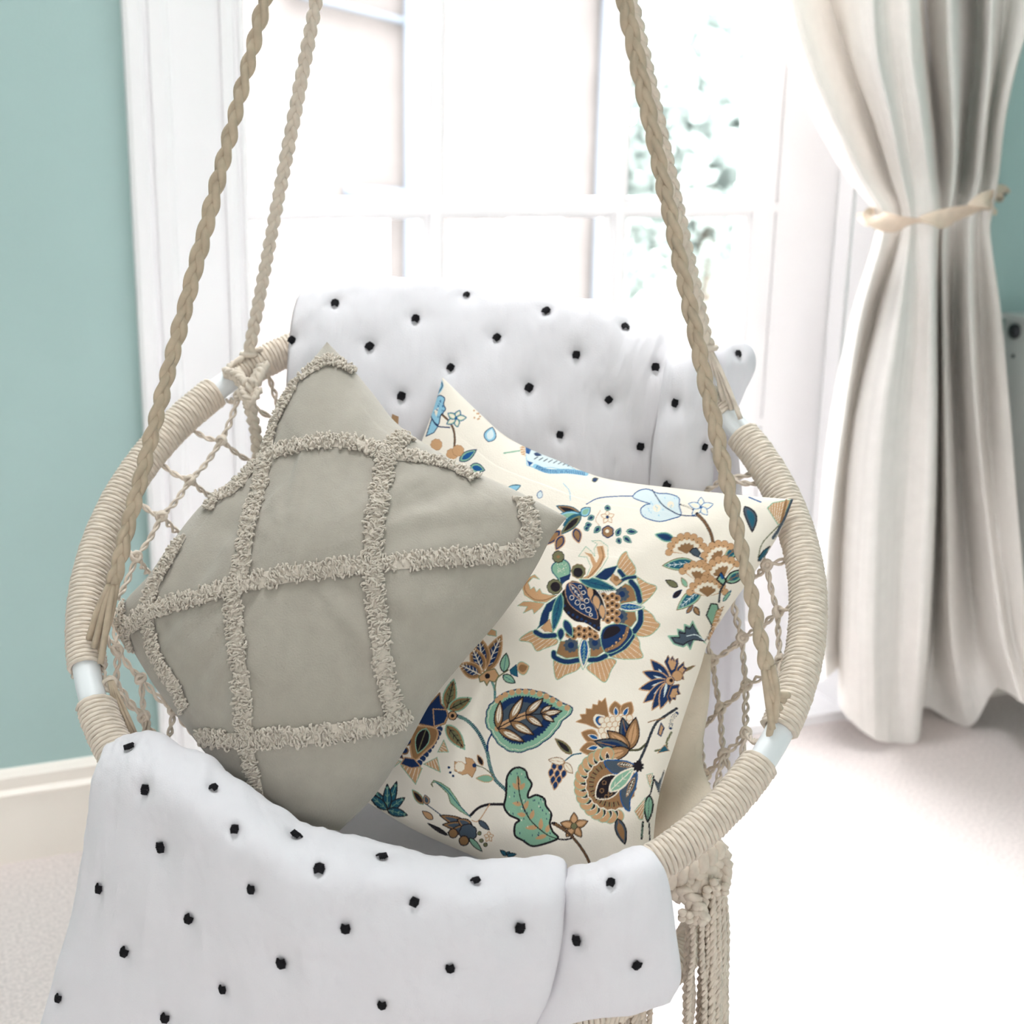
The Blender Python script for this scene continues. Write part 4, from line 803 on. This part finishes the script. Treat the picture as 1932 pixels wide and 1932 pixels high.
    stroke([(225,80),(235,130),(185,205)], 'sky', 26); stroke([(228,80),(238,130),(185,205)], 'navy', 8)
    poly([(168,245),(215,203),(258,225),(250,275),(265,320),(225,370),(205,445),(150,390),(148,300)], 'sky', 'navy', 9, True); poly([(205,455),(150,400),(105,540),(170,510)], 'sky', 'navy', 8); poly([(190,380),(210,300),(170,330)], 'cream', None)
    for k in range(18): x, y = 170+random.random()*80, 220+random.random()*180; stroke([(x, y), (x+2, y+12)], 'blue', 5)
    stroke([(235,360),(290,410),(330,480),(342,560),(338,640)], 'dark', 18, ticks='brown'); stroke([(150,390),(200,455),(300,468)], 'navy', 11)
    star((352,392),[(385,325),(440,385),(365,465),(275,440),(285,350)],52,'mint','blue','cream')
    leaf((620,585),(655,465),100,'sky','navy',7,inner='pale'); leaf((382,745),(522,652),72,'mint','navy',8,inner='blue'); leaf((470,790),(592,822),80,'mint','navy',8,inner='blue')
    for c in ((190,610),(320,690),(370,660)): circ(c, 44, 'tan', 'brown', 3, lob=9); 
    for k in range(16): circ((500+random.random()*110, 280+random.random()*120), 8, 'tan')
    stroke([(600,330),(650,375),(710,410)], 'dark', 22); stroke([(725,440),(735,470),(760,490)], 'sky', 16)
    poly([(920,610),(1000,575),(1130,620),(1260,770),(1400,850),(1150,800),(1000,800),(940,780),(930,690)], 'pale', 'sky', 6); 
    for p in ([(925,615),(995,600),(960,690),(930,680)], [(940,740),(990,760),(960,790)]): poly(p, 'blue', None)
    for c in ((1060,650),(1130,672),(1030,690),(1090,640)): leaf((c[0]-34, c[1]-6), (c[0]+34, c[1]+8), 30, 'navy', None)
    for k in range(9): stroke([(1000+40*k, 730+8*k), (1030+40*k, 712+8*k)], 'slate', 8)
    stroke([(1010,790),(1120,830),(1280,830),(1430,850)], 'sky', 40, ticks='blue'); poly([(880,630),(925,610),(930,710),(890,690)], 'tan', 'cream', 4, hatch=(1000,660,5,'cream')); stroke([(750,680),(880,660)], 'mint', 12)
    leaf((765,1000),(888,948),58,'sky','teal',7); leaf((1040,1055),(1055,990),46,'pale','blue',6); stroke([(1240,930),(1290,990),(1300,1070)], 'sky', 6); leaf((1480,910),(1530,890),36,'navy','olive',6)
    for b_, f in (((1185,1118),'brown'),((1465,1132),'sky'),((1190,1200),'sky'),((1240,1280),'teal'),((1220,1352),'olive')): leaf((1390,1195), b_, 74, f, 'teal', 8, inner='dark' if f in ('brown', 'olive') else 'mint')
    for a, b_ in (((1340,1300),(1372,1425)),((1220,1320),(1078,1445)),((1240,1360),(1180,1485))): leaf(a, b_, 78, 'navy', 'tan', 8, inner='brown')
    setc(0, 0, 1)                                     # sprigs where the other cushion leans on it
    for (x, y) in ((760,1000),(700,1180),(850,1010),(820,1120),(740,1280),(920,960)):
        for k in range(5): a = k*1.3+x; leaf((x, y), (x+26*cos(a), y+26*sin(a)), 12, ('navy', 'teal', 'mint', 'tan')[k % 4], 'dark', 1.5)
draw_print()
def print_colour(v):
    q = proj(v)[:, :2]; x = (q[:, 0]-PX0)*PS-.5; y = (q[:, 1]-PY0)*PS-.5; out = np.zeros((len(v), 3))
    for dx in (-.5, .5):
        for dy in (-.5, .5):
            xi = np.clip(np.round(x+dx), 0, PWd-1).astype(int); yi = np.clip(np.round(y+dy), 0, PHt-1).astype(int); out += art[yi, xi]/4
    return out
fl = thing('floral_cushion', 'cream cushion printed with blue, green and tan flowers, leaning on the right', 'cushion', (.7, 1.3, .55))
eF = ([(835,712,1.65),(900,775,1.645),(962,828,1.64),(1060,872,1.625),(1150,905,1.61),(1300,925,1.585),(1410,936,1.565),(1497,942,1.55)],
      [(1497,942,1.55),(1468,1010,1.54),(1420,1085,1.53),(1345,1195,1.515),(1318,1270,1.50),(1275,1400,1.475),(1240,1520,1.45),(1225,1700,1.42)],
      [(690,1512,1.50),(780,1565,1.49),(880,1610,1.475),(1000,1660,1.46),(1110,1700,1.44),(1225,1700,1.42)],
      [(835,712,1.65),(815,780,1.65),(770,900,1.64),(690,1100,1.60),(660,1300,1.55),(690,1512,1.50)])
cushion(fl, 'floral_cushion', 'floral', eF, 600, .082, .05, 3.0, wr=.0035, pw=.52, back_mat='linen', colour=print_colour)
# cream linen cushion tucked behind the floral one
cr = thing('linen_cushion', 'plain cream linen cushion tucked behind the floral cushion by the rim', 'cushion', (.75, 1.3, .5))
eC = ([(1130,1180,1.60),(1200,1200,1.595),(1270,1215,1.585),(1342,1236,1.57)], [(1342,1236,1.57),(1338,1320,1.55),(1325,1430,1.52),(1346,1500,1.485)],
      [(1090,1600,1.54),(1180,1612,1.52),(1262,1582,1.48),(1346,1500,1.485)], [(1130,1180,1.60),(1100,1300,1.60),(1085,1450,1.57),(1090,1600,1.54)])
cushion(cr, 'linen_cushion', 'linen', eC, 120, .02, .02, 6.0, wr=.003)

tpc = thing('tufted_cushion', 'taupe cotton cushion crossed by raised tufted stripes, standing on its corner', 'cushion', (.4, 1.3, .55))
eT = ([(220,1168,1.50),(240,1130,1.50),(282,1085,1.50),(320,1030,1.51),(372,965,1.53),(432,915,1.545),(492,862,1.555),(520,790,1.57),(560,718,1.58),(617,645,1.60)],
      [(617,645,1.60),(660,690,1.59),(705,745,1.58),(762,812,1.56),(880,885,1.52),(985,932,1.48),(1070,976,1.45)],
      [(640,1568,1.40),(706,1502,1.40),(765,1412,1.40),(815,1322,1.405),(868,1255,1.41),(945,1165,1.42),(1005,1080,1.435),(1040,1015,1.445),(1070,976,1.45)],
      [(220,1168,1.50),(243,1212,1.495),(292,1290,1.485),(345,1360,1.465),(400,1432,1.445),(480,1512,1.42),(560,1552,1.405),(640,1568,1.40)])
bvT, FT = cushion(tpc, 'tufted_cushion', 'taupe', eT, 260, .105, .03, 11.0, nb=90, wr=.0045, pw=.58)
strips = [[(392,965),(408,938),(440,925),(470,890),(500,862),(560,842),(620,833),(680,838),(725,856),(790,864),(850,880),(900,905)],
          [(566,716),(582,702),(602,689),(622,680),(648,690),(668,706)],
          [(560,718),(545,748),(525,785),(515,812),(503,862),(488,925),(468,1000),(455,1080),(441,1115),(446,1200),(456,1280),(464,1392),(476,1450),(492,1520)],
          [(768,822),(738,846),(722,900),(708,980),(702,1065),(712,1150),(722,1250),(745,1350)],
          [(232,1188),(262,1168),(295,1148),(365,1130),(441,1108),(560,1082),(703,1066),(850,1052),(935,1048),(995,1035)],
          [(984,940),(996,975),(1000,1010),(990,1050)],
          [(372,1388),(420,1396),(465,1396),(530,1390),(600,1386),(680,1374),(745,1362),(772,1345)],
          [(345,1013),(318,1060),(292,1105),(280,1150),(286,1200),(300,1245),(330,1290),(352,1340)],
          [(240,1140),(228,1160),(236,1200),(250,1225)]]
for si, st in enumerate(strips):
    q = np.array(st, float); k = crom(q, np.linspace(0, len(q)-1, len(q)*40)); L = np.concatenate([[0], np.cumsum(np.linalg.norm(np.diff(k, axis=0), axis=1))])
    s = np.arange(0, L[-1], 2.0); k = np.array([np.interp(s, L, k[:, i]) for i in range(2)]).T
    hit = []
    for x, y in k:
        r = ray(x, y); h = bvT.ray_cast(Vector(CAM), Vector(r/np.linalg.norm(r)))
        if h[0] is not None:
            nn = np.array(h[1]); nn = nn if nn.dot(r) < 0 else -nn; hit.append((np.array(h[0]), nn))
        elif x < 450:
            h = bvT.find_nearest(Vector(P(x, y, 1.48)))
            nn = np.array(h[1]); nn = nn if nn.dot(r) < 0 else -nn; hit.append((np.array(h[0]), nn))
    pc = np.array([h[0] for h in hit]); nc = np.array([h[1] for h in hit]); ker = np.ones(9)/9
    for i in range(3):
        pc[:, i] = np.convolve(np.pad(pc[:, i], 4, 'edge'), ker, 'valid'); nc[:, i] = np.convolve(np.pad(nc[:, i], 4, 'edge'), ker, 'valid')
    nc /= np.linalg.norm(nc, axis=1)[:, None]; tt = np.gradient(pc, axis=0); tt /= np.linalg.norm(tt, axis=1)[:, None]+1e-9; sd = np.cross(tt, nc)
    b = MB(); hw = .0085
    b.grid(np.array([[pc[i] + sd[i]*hw*w_ + nc[i]*(.0030*(1-w_*w_*.8)+.0002) for w_ in (-1, -.6, -.2, .2, .6, 1)] for i in range(len(pc))]))
    Lm = np.concatenate([[0], np.cumsum(np.linalg.norm(np.diff(pc, axis=0), axis=1))]); nloop = int(Lm[-1] / .00052)
    for j in range(nloop):
        x = random.random()*Lm[-1]; i = min(int(np.searchsorted(Lm, x)), len(pc)-1); w_ = random.uniform(-1, 1)
        c = pc[i] + sd[i]*hw*w_ + nc[i]*.0018*(1-w_*w_*.7); up_ = nc[i]*(1-.3*abs(w_)) + .8*w_*sd[i] + tt[i]*random.uniform(-.5, .5); up_ /= np.linalg.norm(up_)
        a = random.gauss(1.4, .5); e1 = tt[i]*cos(a)+sd[i]*sin(a); hgt = random.uniform(.0024, .0050); wd = random.uniform(.0014, .0030)
        b.tube([c-e1*wd*.8, c-e1*wd+up_*hgt*.5, c-e1*wd*.6+up_*hgt*.92, c+up_*hgt*1.05, c+e1*wd*.6+up_*hgt*.92, c+e1*wd+up_*hgt*.5, c+e1*wd*.8], random.uniform(.0008, .00125), 5)
    b.build('tufted_stripe', MT['pile'], tpc)['kind'] = 'stuff'

# ------------------------------------------------------------------ curtain
cur = thing('curtain', 'off-white floor-length curtain gathered by a beige tieback right of the window', 'curtain', (2.0, 2.25, 0))
rowy = [-60, 100, 220, 330, 400, 450, 600, 800, 1000, 1200]
colsX = [
 ([1420,1478,1532,1592,1650,1650,1605,1565,1545,1535], (1544,1287), 2.31), ([1490,1530,1580,1630,1670,1668,1625,1592,1568,1558], (1562,1277), 2.25),
 ([1545,1596,1640,1676,1702,1694,1648,1606,1592,1583], (1584,1262), 2.34), ([1590,1610,1649,1682,1705,1700,1658,1614,1594,1586], (1588,1335), 2.26),
 ([1640,1652,1680,1702,1716,1716,1695,1665,1650,1642], (1645,1392), 2.215), ([1672,1683,1702,1716,1724,1726,1730,1715,1705,1700], (1692,1407), 2.235),
 ([1720,1728,1744,1757,1766,1763,1762,1762,1757,1748], (1733,1397), 2.22), ([1742,1752,1763,1771,1776,1772,1772,1771,1766,1757], (1744,1334), 2.33),
 ([1790,1795,1800,1799,1790,1781,1782,1786,1790,1795], (1826,1384), 2.25), ([1842,1840,1828,1816,1806,1802,1800,1807,1820,1842], (1878,1300), 2.36),
 ([1872,1868,1858,1846,1833,1828,1830,1842,1862,1890], (1922,1322), 2.24), ([1900,1886,1868,1856,1848,1843,1852,1864,1885,1912], (1948,1335), 2.29), ([1975,1922,1895,1882,1870,1867,1888,1906,1920,1940], (1990,1380), 2.22)]
cam_cols = []; ci = -1
def keep(px, py, Y):                                  # the outer folds hang clear of the cabinet
    r = ray(px, py); m = 2.105 * r[1] / r[0]
    return m - .55*(2.385 - Y) if ci >= 9 and py >= 580 and Y > m - .55*(2.385 - Y) else Y
for X, hem, Y in colsX:
    col = []; ci += 1
    for i, (y, x) in enumerate(zip(rowy, X)):
        sq = {330: 1.1, 400: .55, 450: .7}.get(y, 1.55); Yc = min(2.26 + (Y-2.26)*sq - (.03 if y in (400, 450) else 0), 2.382); col.append(PY(x, y, keep(x, y, Yc)))
    h = PY(hem[0], hem[1], keep(hem[0], hem[1], Y))
    col.append(col[-1]*.35 + h*.65); h2 = h.copy(); h2[2] = max(h[2], .004); col.append(h2)
    sl = (col[0]-col[1]); sl /= sl[2]; up_ = []          # carry each fold on up to the rod
    for k in range(16, 0, -1):
        dz = (3.30 - col[0][2]) * k / 16; f = (1 - math.exp(-dz/.5))*.5; q = col[0] + np.array([sl[0]*f, 0, dz]); q[1] = col[0][1] + (2.27 + (Y-2.27)*.9 - col[0][1])*min(1, dz/.6); up_.append(q)
    col = up_ + col
    cam_cols.append(col)
Cg = np.array(cam_cols).transpose(1, 0, 2); Sg = patch(Cg, 420, 260); nn = normals(Sg)
if nn[250, 100].dot(M[:, 2]) > 0: nn = -nn
for i in range(420):
    for j in range(260):
        Sg[i, j] += nn[i, j]*(.004*N3(j*.1, i*.02, 3) + .002*N3(j*.3, i*.035, 8))
b = MB(); b.grid(Sg); b.grid(Sg - nn*.0025, flip=True); b.build('curtain_panel', MT['curtain'], cur)
# tieback: a ribbed band twisted once round the gathered cloth
def ribbon(pts, wdt, tw):
    p, s = resample(pts, .003); t, a, c = frames(p); f = s/s[-1]; th = np.interp(f, np.linspace(0, 1, len(tw)), tw); e = np.cos(th)[:, None]*a + np.sin(th)[:, None]*c; n_ = np.cross(t, e)
    rb = .0014*np.sin(s*2*pi/.006); b = MB()
    G = np.array([p + e*w*wdt + n_*(rb*(1-abs(w)**4*1)+.003*(1-w*w))[:, None] for w in np.linspace(-1, 1, 9)]).transpose(1, 0, 2); G2 = np.array([p + e*w*wdt - n_*(.003*(1-w*w)) for w in np.linspace(-1, 1, 9)]).transpose(1, 0, 2)
    b.grid(G); b.grid(G2, flip=True); return b
tb = thing('curtain_tieback', 'beige ribbed cord band twisted round the waist of the curtain', 'tieback', (2.05, 2.2, 1.1))
ribbon([PY(1634,404,2.30), PY(1646,412,2.21), PY(1690,422,2.165), PY(1730,418,2.16), PY(1772,414,2.17), PY(1810,402,2.17), PY(1850,384,2.19), PY(1878,368,2.27), PY(1890,362,2.36)], .018, [.35, .35 + 4.6*pi]).build('band', MT['tie'], tb)
ribbon([PY(1800,412,2.18), PY(1830,400,2.18), PY(1862,388,2.20), PY(1878,400,2.27)], .008, [.6, .9, .4, .2]).build('band', MT['tie'], tb)
bk = MB(); bk.ball((PY(1890,362,2.36)), .012); bk.tube([PY(1890,362,2.35), PY(1893,362,WY)], .005, 8); bk.build('wall_hook', MT['metal'], tb)
pl = MB(); pl.tube([(.25, 2.27, 3.32), (1.2, 2.27, 3.32), (2.38, 2.27, 3.32)], .014, 10); pl.ball((.25, 2.27, 3.32), .028)
for x in (.3, 2.3): pl.tube([(x, 2.27, 3.32), (x, WY+.02, 3.32)], .007, 8)
tag(pl.build('curtain_rod', MT['metal']), 'curtain rod over the window carrying the off-white curtain', 'curtain rod')

# ------------------------------------------------------------------ white unit at the right edge
cab = thing('white_cabinet', 'white painted unit with a round dark grey knob, beyond the curtain at the right edge', 'cabinet', (2.25, 1.8, 0))
CX = 2.14; zt = PX(1915, 594, CX)[2]
bb = MB(); bb.box((CX, 1.2, PX(1930, 1128, CX)[2]), (XR-.01, 2.35, zt-.012)); bb.build('body', MT['cabinet'], cab, False)
bb = MB(); bb.box((CX-.004, 1.19, zt-.012), (XR-.012, 2.36, zt)); bb.build('top', MT['cabinet'], cab, False)
c = PX(1916, 625, CX); kb = MB(); kb.tube([c + (.004, 0, 0), c + (-.006, 0, 0)], .0165, 20); kb.tube([c + (-.004, 0, 0), c + (-.011, 0, 0)], [.0125, .011], 16); kb.build('knob', MT['metal'], cab)
c = PX(1912, 672, CX); kb = MB(); kb.tube([c + (.001, 0, 0), c + (-.002, 0, 0)], .0045, 12); kb.build('screw', MT['metal'], cab)
for y in (1.3, 1.9):
    for x in (CX+.08, XR-.05): kb = MB(); kb.box((x-.015, y-.015, 0), (x+.015, y+.015, PX(1930, 1128, CX)[2])); kb.build('foot', MT['black'], cab, False)
